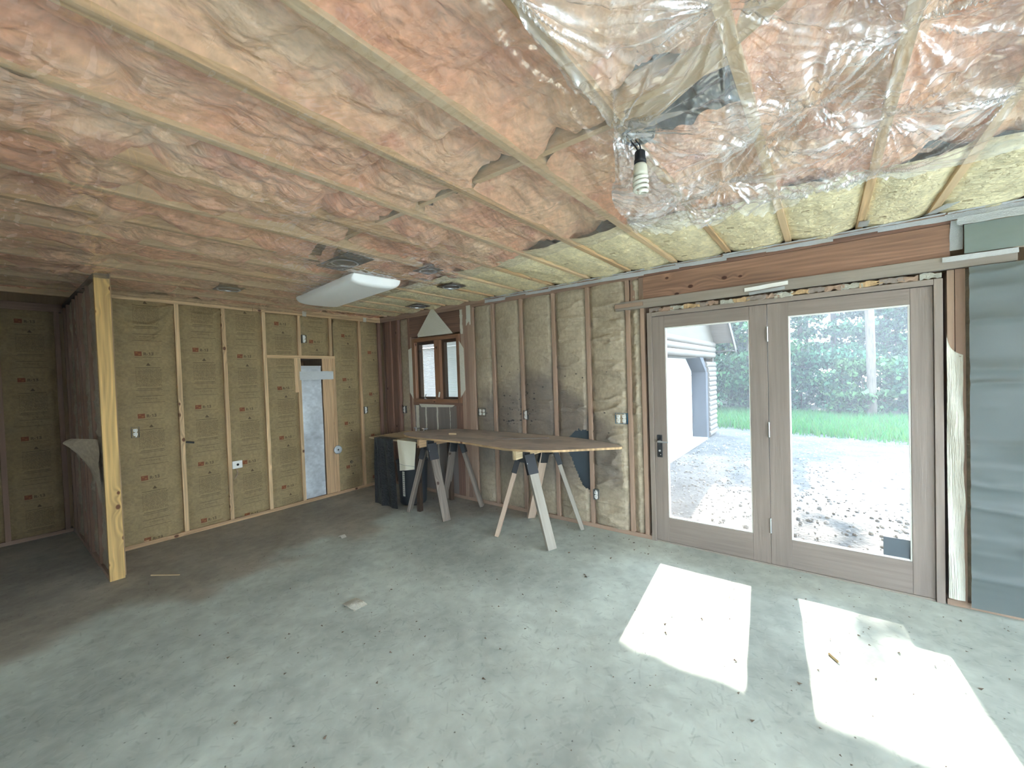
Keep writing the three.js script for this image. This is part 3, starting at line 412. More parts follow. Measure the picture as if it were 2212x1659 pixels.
{ // clear vapour film stapled up over the pink batts
  const near = (x) => { let d = 9; for (const j of joistX) d = Math.min(d, Math.abs(x - j)); return d; };
  const fy = (x, z) => {
    const k = smooth(0, 0.16, near(x)), a = fbm(x * 1.1, z * 1.3, 701, 3);
    const w1 = Math.pow(ridge(fbm(x * 2 + 3 * a, z * 17 + 6 * a, 703, 3)), 5), w2 = Math.pow(ridge(fbm(x * 13 + 5 * a, z * 1.6 + 2 * a, 705, 3)), 6), gather = Math.pow(ridge(vn(z * 30, Math.round(x / 0.4), 9)), 2) * smooth(0.09, 0, near(x));
    return 2.434 - 0.028 * smooth(3.5, 3.3, x) - 0.014 * k - 0.009 * w1 * (0.3 + 0.7 * k) - 0.006 * w2 - 0.009 * gather - 0.016 * (fbm(x * 2.6, z * 2.6, 707, 2) - 0.5) * k;
  };
  const g = sheet(460, 340, (u, v) => { const x = lerp(0.02, 4.62, u), z = lerp(3.84, 1.06 + 0.06 * (fbm(x * 4, 1, 3) - 0.5), v); return [x, Math.min(fy(x, z), 2.437), z]; });
  tag(mesh('vapour_film', g, M.film), 'clear plastic vapour film stretched under the pink ceiling batts', 'plastic film');
  const st = [[4.63, 1.35], [4.63, 2.2], [4.63, 2.9], [5.025, 1.1], [5.025, 1.75], [5.03, 2.5], [5.42, 1.05], [5.42, 1.6], [5.42, 2.1], [5.42, 2.7], [5.76, 1.5], [5.76, 2.3], [4.3, 1.32], [4.35, 1.75], [4.48, 2.2], [5.2, 1.02], [4.8, 1.0], [5.03, 3.1], [5.42, 3.2], [5.76, 2.9], [5.2, 1.9], [4.85, 1.45]];
  const ly = (x, z) => { // slack sheet: gathers run out from the staples, long pleats between joists
    let y = 0, best = 9; for (const [sx, sz] of st) { const dx = x - sx, dz = z - sz, d = Math.hypot(dx, dz); best = Math.min(best, d); if (d < 0.6) { const an = Math.atan2(dz, dx); y -= 0.013 * smooth(0.6, 0.08, d) * smooth(0.0, 0.06, d) * (2 * Math.pow(ridge(vn(an * 8.5, sx * 31 + sz * 17, 3)), 1.6) - 0.7); } }
    const a = fbm(x * 1.4, z * 1.4, 711, 3), dir = z * 1.0 + 0.42 * (x - 5) + 0.18 * Math.sin(x * 3);
    const tri = (t, p) => Math.pow(ridge(t), p);
    y -= 0.02 * tri(vn(x * 0.6 + a, dir * 7 + 2 * a, 713), 1) * smooth(0, 0.15, best) + 0.008 * tri(vn(x * 0.55, dir * 17 + 2 * a, 714), 1.2) + 0.0022 * tri(vn(x * 0.8 + 3, dir * 40 + 2 * a, 715), 1.4);
    return 2.436 + y - 0.035 * smooth(0, 0.35, best) - 0.006 * (fbm(x * 4, z * 4, 717, 2) - 0.5);
  };
  const edgeL = (z) => 4.64 - 0.28 * smooth(2.3, 1.4, z) - 0.06 * smooth(1.35, 1.05, z), edgeN = (x) => 0.98 + 0.1 * Math.pow(ridge(vn(x * 3.6, 2, 5)), 1.5) + 0.16 * smooth(4.75, 4.3, x);
  const g2 = sheet(300, 640, (u, v) => { const zz = lerp(3.8, 0.98, v), x = lerp(edgeL(zz), 6.3, u), z = lerp(3.8, edgeN(x), v); return [x, Math.min(ly(x, z), 2.437) - 0.012 * smooth(0.985, 1, v), z]; }, undefined, (u, v) => { const zz = lerp(3.8, 0.98, v), x = lerp(edgeL(zz), 6.3, u); return !(x > 5.6 && zz < 1.0); });
  tag(mesh('loose_film', g2, M.looseFilm), 'slack wrinkled plastic film gathered at staples around the bare bulb', 'plastic film');
}
{ // bare bulb on its pigtail under the ceiling box
  const o = thing('pendant_bulb', 'unlit spiral fluorescent bulb in black socket hanging from ceiling box', 'light bulb', [4.67, 2.205, 2.08]);
  mesh('ceiling_box', lathe([[0, 0.28], [0.062, 0.28], [0.066, 0.275], [0.066, 0.226], [0.06, 0.226], [0.058, 0.268], [0, 0.268]], 8).translate(-0.005, 0, 0), M.blackPlastic, o);
  mesh('box_strap', new RoundedBoxGeometry(0.1, 0.006, 0.022, 1, 0.002).rotateY(0.6).translate(0, 0.232, 0), M.steel, o);
  mesh('wire', merge(tube([[-0.03, 0.255, 0], [-0.032, 0.22, 0.006], [-0.012, 0.185, 0.004], [-0.006, 0.165, 0]], 0.0028), tube([[0.0, 0.26, 0.01], [-0.012, 0.215, 0.012], [0.002, 0.19, 0.006], [0.004, 0.165, 0]], 0.0028)), M.black, o);
  mesh('socket', lathe([[0, 0.172], [0.014, 0.172], [0.02, 0.166], [0.02, 0.14], [0.0225, 0.136], [0.0225, 0.12], [0.0, 0.12]]), M.black, o);
  mesh('ballast', lathe([[0, 0.121], [0.0205, 0.121], [0.025, 0.112], [0.027, 0.09], [0.026, 0.072], [0, 0.072]]), std('#cfcdb8', { roughness: 0.4 }), o);
  const pts = []; for (let k = 0; k <= 150; k++) { const t = k / 150, a = t * 6.283 * 3.5, r = 0.024 * (t > 0.82 ? 1 - (t - 0.82) / 0.18 * 0.85 : 1), y = 0.068 - 0.052 * Math.min(1, t / 0.86) - (t > 0.86 ? 0.004 * (t - 0.86) / 0.14 : 0); pts.push([r * Math.cos(a), y, r * Math.sin(a)]); }
  mesh('spiral_tube', tube(pts, 0.0066, 260, 8), std('#e6e4d4', { roughness: 0.25 }), o);
}
{ // wraparound fluorescent fixture, switched off
  const o = thing('fluorescent_fixture', 'white wraparound fluorescent fixture mounted on the ceiling near the back wall', 'ceiling light', [1.60, 2.325, 1.50], -0.11);
  mesh('housing', board(-0.6, 0.6, 0.068, 0.088, -0.19, 0.19, 0.003), M.paint, o);
  const pr = []; for (let k = 0; k <= 24; k++) { const t = k / 24, a = Math.PI * t; const c = Math.cos(a), s = Math.sin(a); pr.push([Math.sign(c) * 0.225 * Math.pow(Math.abs(c), 0.55), 0.072 - 0.075 * Math.pow(s, 0.55)]); }
  const lens = sheet(60, 24, (u, v) => { const x = lerp(-0.645, 0.645, u), e = Math.min(u, 1 - u) * 1.29, k = e < 0.07 ? Math.sqrt(Math.max(0, 1 - Math.pow(1 - e / 0.07, 2))) : 1, q = pr[Math.round(v * 24)]; return [x, 0.072 + (q[1] - 0.072) * k, q[0] * (0.94 + 0.06 * k)]; });
  mesh('lens', lens, phy('#fdfefa', { roughness: 0.4 }), o);
}
// recessed can housings whose rims show through the batts
for (const [x, z, r, label, dark] of [[2.36, 1.94, 0.085, 'recessed can light with a bare dark cut-out beside the fluorescent fixture', 1], [2.62, 1.35, 0.06, 'recessed can light with bluish rim past the fixture end', 0], [2.32, 0.79, 0.075, 'recessed can light between the fixture and the small window', 0], [0.82, 2.2, 0.08, 'recessed can light over the printed insulation near the post', 0], [1.22, 0.3, 0.085, 'recessed can light above the house-wrap triangle', 0]]) {
  const o = thing('can_light', label, 'ceiling light', [x, 2.415, z]);
  mesh('trim_ring', lathe([[r, 0.0], [r + 0.012, -0.004], [r + 0.016, 0.002], [r, 0.012]], 28), M.steel, o);
  mesh('reflector', lathe([[r, 0.0], [r * 0.92, 0.05], [r * 0.7, 0.1], [0, 0.12]], 28), std('#b8bcbc', { metalness: 0.9, roughness: 0.25, side: THREE.DoubleSide }), o);
  mesh('lamp_socket', lathe([[0, 0.03], [0.02, 0.03], [0.03, 0.05], [0.028, 0.1], [0, 0.1]]), M.white, o);
  mesh('cutout', new THREE.ExtrudeGeometry((() => { const s = new THREE.Shape(); const a = dark ? 0.24 : r + 0.045, b = dark ? 0.12 : r + 0.03; s.moveTo(-a, -b); s.lineTo(a * 0.9, -b * 0.9); s.lineTo(a, b); s.lineTo(-a * 0.95, b * 0.85); const h = new THREE.Path(); h.absarc(0, 0, r, 0, 6.283, true); s.holes.push(h); return s; })(), { depth: 0.006, bevelEnabled: false, curveSegments: 20 }).rotateX(Math.PI / 2).translate(0, 0.012, 0), dark ? std('#3c3a36', { metalness: 0.5, roughness: 0.4 }) : std('#6d6459', { metalness: 0.3, roughness: 0.5 }), o);
}
const slotG = new THREE.BoxGeometry(0.0022, 0.009, 0.002), greyBox = std('#4a4a46', { roughness: 0.6 }), tealBox = std('#3d6a80', { roughness: 0.5 });
// ---------------------------------------------------------------- electrical boxes
function outlet(side, a, y, label, o = {}) { // a along the wall, faces into the room
  const { gang = 1, box = M.blueBox, duplex = true, turn = 0, off = 0.004 } = o, g = thing('wall_outlet', label, 'outlet', side === 'x' ? [off, y, a] : [a, y, off], side === 'x' ? Math.PI / 2 : 0);
  const W = 0.058 * gang;
  mesh('outlet_box', merge(...[[-W / 2, -W / 2 + 0.003, -0.05, 0.05], [W / 2 - 0.003, W / 2, -0.05, 0.05], [-W / 2, W / 2, -0.05, -0.047], [-W / 2, W / 2, 0.047, 0.05]].map(([p, q, r, s]) => new THREE.BoxGeometry(q - p, s - r, 0.05).translate((p + q) / 2, (r + s) / 2, -0.018)), new THREE.BoxGeometry(W, 0.1, 0.003).translate(0, 0, -0.043)), box, g);
  for (let k = 0; k < gang; k++) {
    const x = (k - (gang - 1) / 2) * 0.056, r = mesh('receptacle', merge(new RoundedBoxGeometry(0.033, 0.03, 0.016, 2, 0.006).translate(x, 0.019, 0.002), new RoundedBoxGeometry(0.033, 0.03, 0.016, 2, 0.006).translate(x, -0.019, 0.002), new THREE.BoxGeometry(0.024, 0.1, 0.004).translate(x, 0, -0.006)), M.white, g);
    for (const yy of [0.022, -0.016]) for (const xx of [-0.006, 0.006]) mesh('slot', slotG, M.dark, r).position.set(x + xx, yy, 0.0105);
  }
  return g;
}
outlet('x', 2.76, 1.105, 'white outlet in dark box beside the post on the back wall', { box: greyBox });
outlet('x', 1.128, 2.075, 'white outlet high up over the duct chase', { box: greyBox });
outlet('x', 0.295, 1.1, 'white outlet on the back wall nearest the room corner', { box: greyBox });
outlet('z', 0.5, 1.095, 'two-gang outlet among packed red studs left of the small window', { box: greyBox, gang: 1 });
outlet('z', 1.965, 1.1, 'double-gang outlet just right of the small window', { box: greyBox, gang: 2 });
outlet('z', 2.605, 1.088, 'single white outlet amid the black mould spots', { box: greyBox });
outlet('z', 3.705, 1.092, 'blue two-gang outlet box next to the stud by the doors', { box: tealBox, gang: 2 });
outlet('z', 3.425, 0.33, 'low outlet beside the torn insulation near the doors', { box: std('#6a6c6a') });
outlet('z', 1.386, 0.335, 'low outlet under the small window behind the table', { box: greyBox });
{ // round cover plates on the back wall
  const k = thing('round_cover', 'white rounded cover plate with a dark centre hole on a stud', 'cover plate', [0.012, 0.636, 1.93]);
  mesh('plate', new RoundedBoxGeometry(0.016, 0.085, 0.1, 3, 0.02), M.white, k); mesh('hole', new THREE.CylinderGeometry(0.013, 0.013, 0.004, 16).rotateZ(Math.PI / 2).translate(0.0085, 0, -0.002), M.dark, k); mesh('cable', tube([[0, -0.04, 0.01], [-0.004, -0.1, 0.0], [-0.012, -0.16, 0.03]], 0.005), M.brown, k);
  const h = thing('round_cover', 'grey round metal cover with centre hole right of the duct', 'cover plate', [0.012, 0.606, 0.745]);
  mesh('plate', lathe([[0, 0.012], [0.045, 0.012], [0.055, 0.008], [0.058, 0], [0, 0]], 28).rotateZ(-Math.PI / 2), M.galv, h); mesh('hole', new THREE.CylinderGeometry(0.01, 0.01, 0.003, 14).rotateZ(Math.PI / 2).translate(0.013, 0, 0), M.dark, h);
  tag(mesh('pipe_stub', merge(lathe([[0.012, 0.02], [0.018, 0.02], [0.018, -0.03], [0.012, -0.03]], 18).rotateZ(-Math.PI / 2).translate(0.0, 0.405, 0.553), lathe([[0, -0.005], [0.013, -0.005]], 16).rotateZ(-Math.PI / 2).translate(0, 0.405, 0.553)), M.black), 'small dark pipe stub low on the back wall near the corner', 'pipe');
  tag(mesh('cable_clamp', bar([-0.002, 0.955, 2.375], [0.012, 0.94, 2.31], 0.022, 0.016), M.black), 'short black cable end poking out by the first stud', 'cable');
}
// ---------------------------------------------------------------- sawhorses and plywood top
function sawhorse(cx, label) {
  const o = thing('sawhorse', label, 'sawhorse', [cx, 0, 0.4], 0, undefined), old = cx > 2.5 ? M.oldLeg : wood('#8f8478');
  mesh('beam', board(-0.019, 0.019, 0.777, 0.866, -0.36, 0.385), cx > 2.5 ? M.paleBoard : M.pineC, o);
  for (const [zb, zf] of [[0.235, 0.295], [-0.2, -0.27]]) {
    for (const sx of [-1, 1]) mesh('leg', bar([sx * 0.052, 0.79, zb], [sx * 0.305, 0.012, zf], 0.038, 0.086, 0), sx > 0 ? old : (cx > 2.5 ? wood('#cdb7a2', { map: plainT }) : old), o);
    const b = mesh('bracket', merge(...[-1, 1].map((sx) => bar([sx * 0.05, 0.805, zb + (zb > 0 ? 0.004 : -0.004)], [sx * 0.105, 0.635, zb + (zb > 0 ? 0.02 : -0.02)], 0.05, 0.098, 0)), new RoundedBoxGeometry(0.07, 0.11, 0.1, 2, 0.008).translate(0, 0.79, zb)), M.black, o);
    mesh('bolt', new THREE.SphereGeometry(0.007, 10, 8).scale(1, 1, 0.5).translate(0.075, 0.735, zb + 0.062), M.chrome, b);
  }
  return o;
}
sawhorse(3.025, 'weathered sawhorse with black brackets under the pointed end of the plywood'); sawhorse(1.72, 'brown sawhorse with black brackets beside the hanging towel');
{
  const t = thing('plywood_top', 'dusty plywood sheet with a pointed rounded end lying on two sawhorses', 'table top', [0, 0.866, 0]);
  const P = [[1.22, 0.56], [1.3, 0.38], [1.42, 0.2], [1.56, 0.06], [1.75, 0.03], [2.2, 0.025], [2.9, 0.025], [3.25, 0.05], [3.55, 0.14], [3.83, 0.31], [3.72, 0.43], [3.58, 0.56], [3.42, 0.7], [3.22, 0.8], [3.0, 0.845], [2.75, 0.815], [2.45, 0.765], [2.1, 0.75], [1.7, 0.765], [1.4, 0.705]];
  const cv = new THREE.CatmullRomCurve3(P.map((q) => new THREE.Vector3(q[0], -q[1], 0)), true, 'centripetal'), sh = new THREE.Shape(cv.getPoints(140).map((q) => new THREE.Vector2(q.x, q.y)));
  const g = new THREE.ExtrudeGeometry(sh, { depth: 0.016, bevelEnabled: true, bevelSize: 0.002, bevelThickness: 0.002, bevelSegments: 1, curveSegments: 12 }).rotateX(-Math.PI / 2).translate(0, 0.0025, 0);
  const q = g.attributes.position; const uv = g.attributes.uv; for (let i = 0; i < q.count; i++) { uv.setXY(i, q.getZ(i), q.getX(i)); }
  const m = mesh('plywood_sheet', g, [M.ply, M.plyEdge], t);
  mesh('split', tube([[2.55, 0.022, 0.5], [2.75, 0.024, 0.38], [2.95, 0.024, 0.24], [3.02, 0.026, 0.2]], 0.005, 20, 5), M.greyWood, t); mesh('wood_scrap', bar([1.86, 0.024, 0.46], [1.95, 0.024, 0.43], 0.03, 0.006, 0.4), M.paleBoard, t);
}
{ // low pale counter under the window with cloths over its front edge
  const c = thing('pale_counter', 'thin pale board on dark legs tucked under the plywood end', 'counter', [1.14, 0, 0.37]);
  mesh('counter_board', board(-0.5, 0.5, 0.795, 0.812, -0.31, 0.31), M.paleBoard, c); for (const [x, z] of [[-0.42, 0.24], [0.36, 0.24], [-0.42, -0.26], [0.36, -0.26]]) mesh('leg', board(x - 0.025, x + 0.025, 0, 0.795, z - 0.025, z + 0.025), M.darkWood, c);
  const cloth = (x0, x1, y0, y1, z, s, amp, dx = 0) => sheet(40, 60, (u, v) => { const y = lerp(y0, y1, Math.min(1, v / 0.9)), over = Math.max(0, v - 0.9) / 0.1, fold = amp * (1.6 * (fbm(u * 5 + v * 0.8, v * 1.6 + s, s, 3) - 0.5) + 0.25 * Math.sin(u * 13 + v * 2 + s)) * (1 - 0.6 * smooth(0.6, 1, v)); return [lerp(x0, x1, u) + dx * (1 - v) * (u - 0.2), v > 0.9 ? y1 + 0.004 * Math.sin(over * 3.14) : y, z + fold + 0.012 * (1 - v) - over * 0.12]; });
  const bag = mesh('black_plastic_bag', mergeGeometries([cloth(0.8, 1.17, 0.01, 0.818, 0.715, 3, 0.035, 0.08)]), phy('#14181b', { roughness: 0.38, bumpMap: rep(paperB, 2, 4), bumpScale: 0.01 })); tag(bag, 'black plastic bag draped from the pale counter down to the floor', 'plastic bag');
  const tw = thing('towel', 'cream towel with a hem line hanging over the pale counter edge', 'towel', [0, 0, 0]);
  const tg = (y0, y1, a0, a1) => sheet(24, 30, (u, v) => { const y = lerp(y0, y1, v), w = lerp(0.27, 0.345, smooth(0.46, 0.82, y)); return [1.225 + 0.03 * smooth(0.82, 0.46, y) + u * w + 0.02 * (1 - v) * (1 - u) * 0, y + (y0 < 0.5 ? (1 - v) * u * 0.045 : 0), 0.69 + 0.012 * Math.sin(u * 3.1) + 0.004 * Math.sin(u * 9 + y * 7) - 0.1 * smooth(0.825, 0.83, y) * 0]; });
  const towelM = std('#efead2', { roughness: 0.95, bumpMap: rep(pinkB, 2, 2), bumpScale: 0.002, side: THREE.DoubleSide });
  mesh('cloth', tg(0.535, 0.818), towelM, tw); mesh('hem', tg(0.455, 0.532), towelM, tw); mesh('fold_over', sheet(24, 8, (u, v) => [1.225 + u * 0.345, 0.818 + 0.004 * Math.sin(v * 1.5), 0.69 + 0.012 * Math.sin(u * 3.1) - v * 0.18]), towelM, tw);
  tag(mesh('ruler_strip', board(1.19, 1.225, 0.12, 0.42, 0.6, 0.606, 0.001), (() => { const cc = document.createElement('canvas'); cc.width = 32; cc.height = 256; const g = cc.getContext('2d'); g.fillStyle = '#cfccbc'; g.fillRect(0, 0, 32, 256); g.fillStyle = '#5a5a55'; for (let i = 0; i < 12; i++) g.fillRect(4, 8 + i * 21, 10 + 14 * hash2(i, 2, 3), 6); const t = new THREE.CanvasTexture(cc); t.colorSpace = THREE.SRGBColorSpace; t.wrapS = t.wrapT = THREE.RepeatWrapping; t.repeat.set(1 / 0.035, 1 / 0.3); return std('#ffffff', { map: t }); })()), 'narrow printed white strip standing below the cream towel', 'strip');
  const bin = thing('dark_bin', 'dark plastic bin in the shade beneath the pale counter', 'bin', [1.15, 0, 0.42]);
  mesh('bin_body', lathe([[0, 0], [0.15, 0], [0.16, 0.02], [0.185, 0.5], [0.195, 0.51], [0.195, 0.53], [0.18, 0.53], [0.15, 0.03], [0, 0.03]], 28), std('#20262a', { roughness: 0.5 }), bin);
  for (const [x, label] of [[0.79, 'chrome shut-off valve on the wall closest to the corner studs'], [0.95, 'chrome shut-off valve on the wall below the window middle']]) { const v = thing('shutoff_valve', label, 'valve', [x, 0.846, 0.0]); mesh('pipe', new THREE.CylinderGeometry(0.008, 0.008, 0.07, 10).rotateX(Math.PI / 2).translate(0, 0, 0.02), M.chrome, v); mesh('valve_body', merge(new THREE.SphereGeometry(0.017, 14, 10).translate(0, 0, 0.05), new THREE.CylinderGeometry(0.007, 0.009, 0.04, 10).translate(0, -0.02, 0.05)), M.chrome, v); mesh('valve_handle', new THREE.SphereGeometry(0.02, 14, 8).scale(1.3, 0.7, 0.4).translate(0.012, 0.012, 0.078), M.chrome, v); }
}
{ // scraps on the floor
  tag(mesh('wood_sliver', bar([5.221, 0.006, 0.975], [5.262, 0.006, 1.03], 0.008, 0.012), M.paleBoard), 'pale wood sliver lying in the sun patch by the fixed door', 'scrap');
  tag(mesh('paper_scrap', sheet(10, 10, (u, v) => [2.58 + u * 0.15, 0.004 + 0.02 * fbm(u * 4, v * 4, 3) * Math.sin(u * 3.14), 2.1 + v * 0.1]), M.wrap), 'small crumpled pale scrap on open floor before the table', 'scrap');
  tag(mesh('straw_scrap', bar([0.86, 0.006, 2.86], [1.06, 0.006, 2.72], 0.01, 0.006), M.paleBoard), 'thin straw-coloured lath scrap on the floor near the post', 'scrap');
  tag(mesh('paper_curl', sheet(8, 8, (u, v) => [1.42 + 0.07 * u, 0.003 + 0.02 * Math.sin(u * 3.14), 1.52 + 0.05 * v]), M.wrap), 'tiny pale paper curl on the floor by the duct', 'scrap');
  const chip = new THREE.TetrahedronGeometry(0.011, 0).scale(1.6, 0.5, 1), chipM = wood('#8a7a66');
  const chips = new THREE.InstancedMesh(chip, chipM, 420); chips.name = 'floor_litter'; const m4 = new THREE.Matrix4(), q = new THREE.Quaternion(), e = new THREE.Euler();
  for (let i = 0; i < 420; i++) { const s = 0.25 + 0.9 * rnd() * rnd(); q.setFromEuler(e.set(R(-0.3, 0.3), R(0, 6.3), R(-0.3, 0.3))); m4.compose(new THREE.Vector3(R(1.2, 6.4), 0.004, Math.pow(rnd(), 1.4) * 3 + 0.1), q, new THREE.Vector3(s, s, s)); chips.setMatrixAt(i, m4); }
  chips.userData = { kind: 'stuff', label: 'tiny wood chips and grit scattered over the floor', category: 'litter' }; scene.add(chips);
}
// ---------------------------------------------------------------- walls behind the camera, with windows added to brighten the room
{
  const wallWith = (name, label, along, holes) => { // holes: [a0, a1, y0, y1] sorted
    const w = setting(name, label, 'wall'), [c, lo, hi] = along === 'x' ? [Z1, X0 - 0.1, X1 + 0.15] : [X1, -0.1, Z1];
    const bx = (a, b, y0, y1) => mesh('wall_panel', along === 'x' ? box(a, b, y0, y1, c, c + 0.14) : box(c, c + 0.14, y0, y1, a, b), M.drywall, w);
    let a = lo; for (const [p, q, r, s] of holes) { bx(a, p, -0.2, 2.66); bx(p, q, -0.2, r); bx(p, q, s, 2.66); a = q; } bx(a, hi, -0.2, 2.66);
    holes.forEach(([p, q, r, s], k) => {
      const o = setting(`window_${(along === 'x' ? 2 : 3) + k}`, along === 'x' ? 'added white framed fill-light window in the wall behind the camera' : ['added white framed fill-light glazing in the side wall nearer the door wall', 'added white framed fill-light glazing in the side wall nearer the rear wall'][k], 'window'), P = (a, b, y0, y1, n = 'window_frame') => mesh(n, along === 'x' ? board(a, b, y0, y1, c + 0.03, c + 0.1) : board(c + 0.03, c + 0.1, y0, y1, a, b), M.paint, o);
      P(p, p + 0.05, r, s); P(q - 0.05, q, r, s); P(p + 0.05, q - 0.05, r, r + 0.05); P(p + 0.05, q - 0.05, s - 0.05, s); P((p + q) / 2 - 0.03, (p + q) / 2 + 0.03, r + 0.05, s - 0.05, 'mullion');
      const g = new THREE.PlaneGeometry(q - p - 0.1, s - r - 0.1); if (along === 'x') g.rotateY(Math.PI).translate((p + q) / 2, (r + s) / 2, c + 0.065); else g.rotateY(-Math.PI / 2).translate(c + 0.065, (r + s) / 2, (p + q) / 2);
      mesh('pane', g, phy('#ffffff', { transmission: 1, roughness: 0.03 }), o);
    });
  };
  wallWith('wall_rear', 'plain wall behind the camera with an added wide window', 'x', [[6.65, 8.4, 0.2, 2.25]]);
  wallWith('wall_side', 'plain side wall right of the camera with added windows', 'z', [[0.5, 3.0, 0.05, 2.25], [4.1, 6.3, 0.05, 2.25]]);
}
// ================================================================ OUTSIDE
const GY = -0.25;
const gravelT = dataTex(512, 512, (x, y) => { const u = x / 512, v = y / 512, a = fbm(u * 60, v * 60, 801, 3, 60, 60), b = fbm(u * 7, v * 7, 803, 4, 7, 7), t = 0.66 + 0.34 * (a - 0.5) + 0.3 * (b - 0.5); return [t, t * 0.96, t * 0.9]; });
{
  const g = sheet(160, 160, (u, v) => { const x = lerp(-40, 45, u), z = lerp(40, -60, v); return [x, GY + 0.05 * (fbm(x * 0.5, z * 0.5, 811, 4) - 0.5) * smooth(0.5, 2, Math.abs(z + 0.16) + (z > 0 ? 9 : 0)), z]; }, (u, v, q) => [q[0], q[2]]);
  const p = g.attributes.position, col = [];
  for (let i = 0; i < p.count; i++) { const x = p.getX(i), z = p.getZ(i), gr = smooth(-8.4, -10.2, z + 0.5 * (x - 5) * 0 + 2.4 * (fbm(x * 0.5, z * 0.5, 813, 3) - 0.5) - 0.35 * (x - 5)); col.push(...mix3([0.19, 0.19, 0.19], [0.07, 0.11, 0.04], gr)); }
  g.setAttribute('color', new THREE.Float32BufferAttribute(col, 3));
  const o = setting('ground', 'pale gravel yard running to a grass verge before the woods', 'ground');
  mesh('ground_surface', g, std('#ffffff', { map: rep(gravelT, 0.6, 0.6), bumpMap: rep(gravelT, 0.6, 0.6), bumpScale: 0.03, vertexColors: true, roughness: 0.95 }), o);
  const m4 = new THREE.Matrix4(), q = new THREE.Quaternion(), e = new THREE.Euler(), st = new THREE.InstancedMesh(new THREE.IcosahedronGeometry(0.03, 0), std('#86837d'), 5200); st.name = 'gravel_stones';
  for (let i = 0; i < 5200; i++) { const z = -0.4 - 8.5 * Math.pow(rnd(), 0.9), x = R(2.4, 7.5), s = 0.2 + 0.9 * rnd() * rnd(); q.setFromEuler(e.set(R(0, 3), R(0, 3), 0)); m4.compose(new THREE.Vector3(x, GY + 0.004, z), q, new THREE.Vector3(s, s * 0.5, s)); st.setMatrixAt(i, m4); st.setColorAt(i, new THREE.Color().setScalar(R(0.6, 1.15))); }
  st.userData = { kind: 'stuff', label: 'loose gravel stones strewn over the yard outside the doors', category: 'gravel' }; scene.add(st);
  const bl = new THREE.BufferGeometry(); bl.setAttribute('position', new THREE.Float32BufferAttribute([-0.012, 0, 0, 0.012, 0, 0, -0.006, 0.13, 0.02, 0.008, 0.13, 0.02, 0.004, 0.24, 0.07], 3)); bl.setIndex([0, 1, 2, 1, 3, 2, 2, 3, 4]); bl.computeVertexNormals();
  const N = 26000, gr = new THREE.InstancedMesh(bl, phy('#ffffff', { roughness: 1, transmission: 0.4, specularIntensity: 0.1, side: THREE.DoubleSide }), N); gr.name = 'grass';
  for (let i = 0; i < N; i++) { const x = R(-1, 10.5), z = -9.2 - 5.6 * rnd() + 0.35 * (x - 5) + 0.8 * (rnd() - 0.5), s = R(0.4, 1.15); q.setFromEuler(e.set(R(-0.3, 0.3), R(0, 6.3), R(-0.3, 0.3))); m4.compose(new THREE.Vector3(x, GY - 0.01, z), q, new THREE.Vector3(s * 1.5, s, s)); gr.setMatrixAt(i, m4); gr.setColorAt(i, new THREE.Color().setRGB(R(0.05, 0.09), R(0.13, 0.2), R(0.04, 0.07))); }
  gr.userData = { kind: 'stuff', label: 'sunlit grass verge between the gravel and the woods', category: 'grass' }; scene.add(gr);
}
tag(mesh('bounce_slab', box(X1 + 0.18, 15, GY - 0.1, GY + 0.08, -3, 8), std('#d2cfc6')), 'added pale slab outside the side glazing bouncing sunlight to the ceiling', 'patio');  // unseen pale slab added to bounce sunlight up onto the ceiling
{ // porch roof over the doors
  const o = thing('porch_roof', 'low porch roof over the glazed doors outside', 'roof', [4.3, 0, -1.5]);
  mesh('roof_panel', flatUV(new THREE.BoxGeometry(9, 0.05, 2.9), 'x').rotateX(-0.1).translate(0, 2.58, -0.02), M.greyWood, o); mesh('eave_beam', board(-4.5, 4.5, 2.365, 2.5, -1.44, -1.4), M.greyWood, o);
  for (const x of [-4.3, 3.8]) mesh('porch_post', board(x - 0.06, x + 0.06, GY, 2.37, -1.48, -1.36), M.greyWood, o);
}
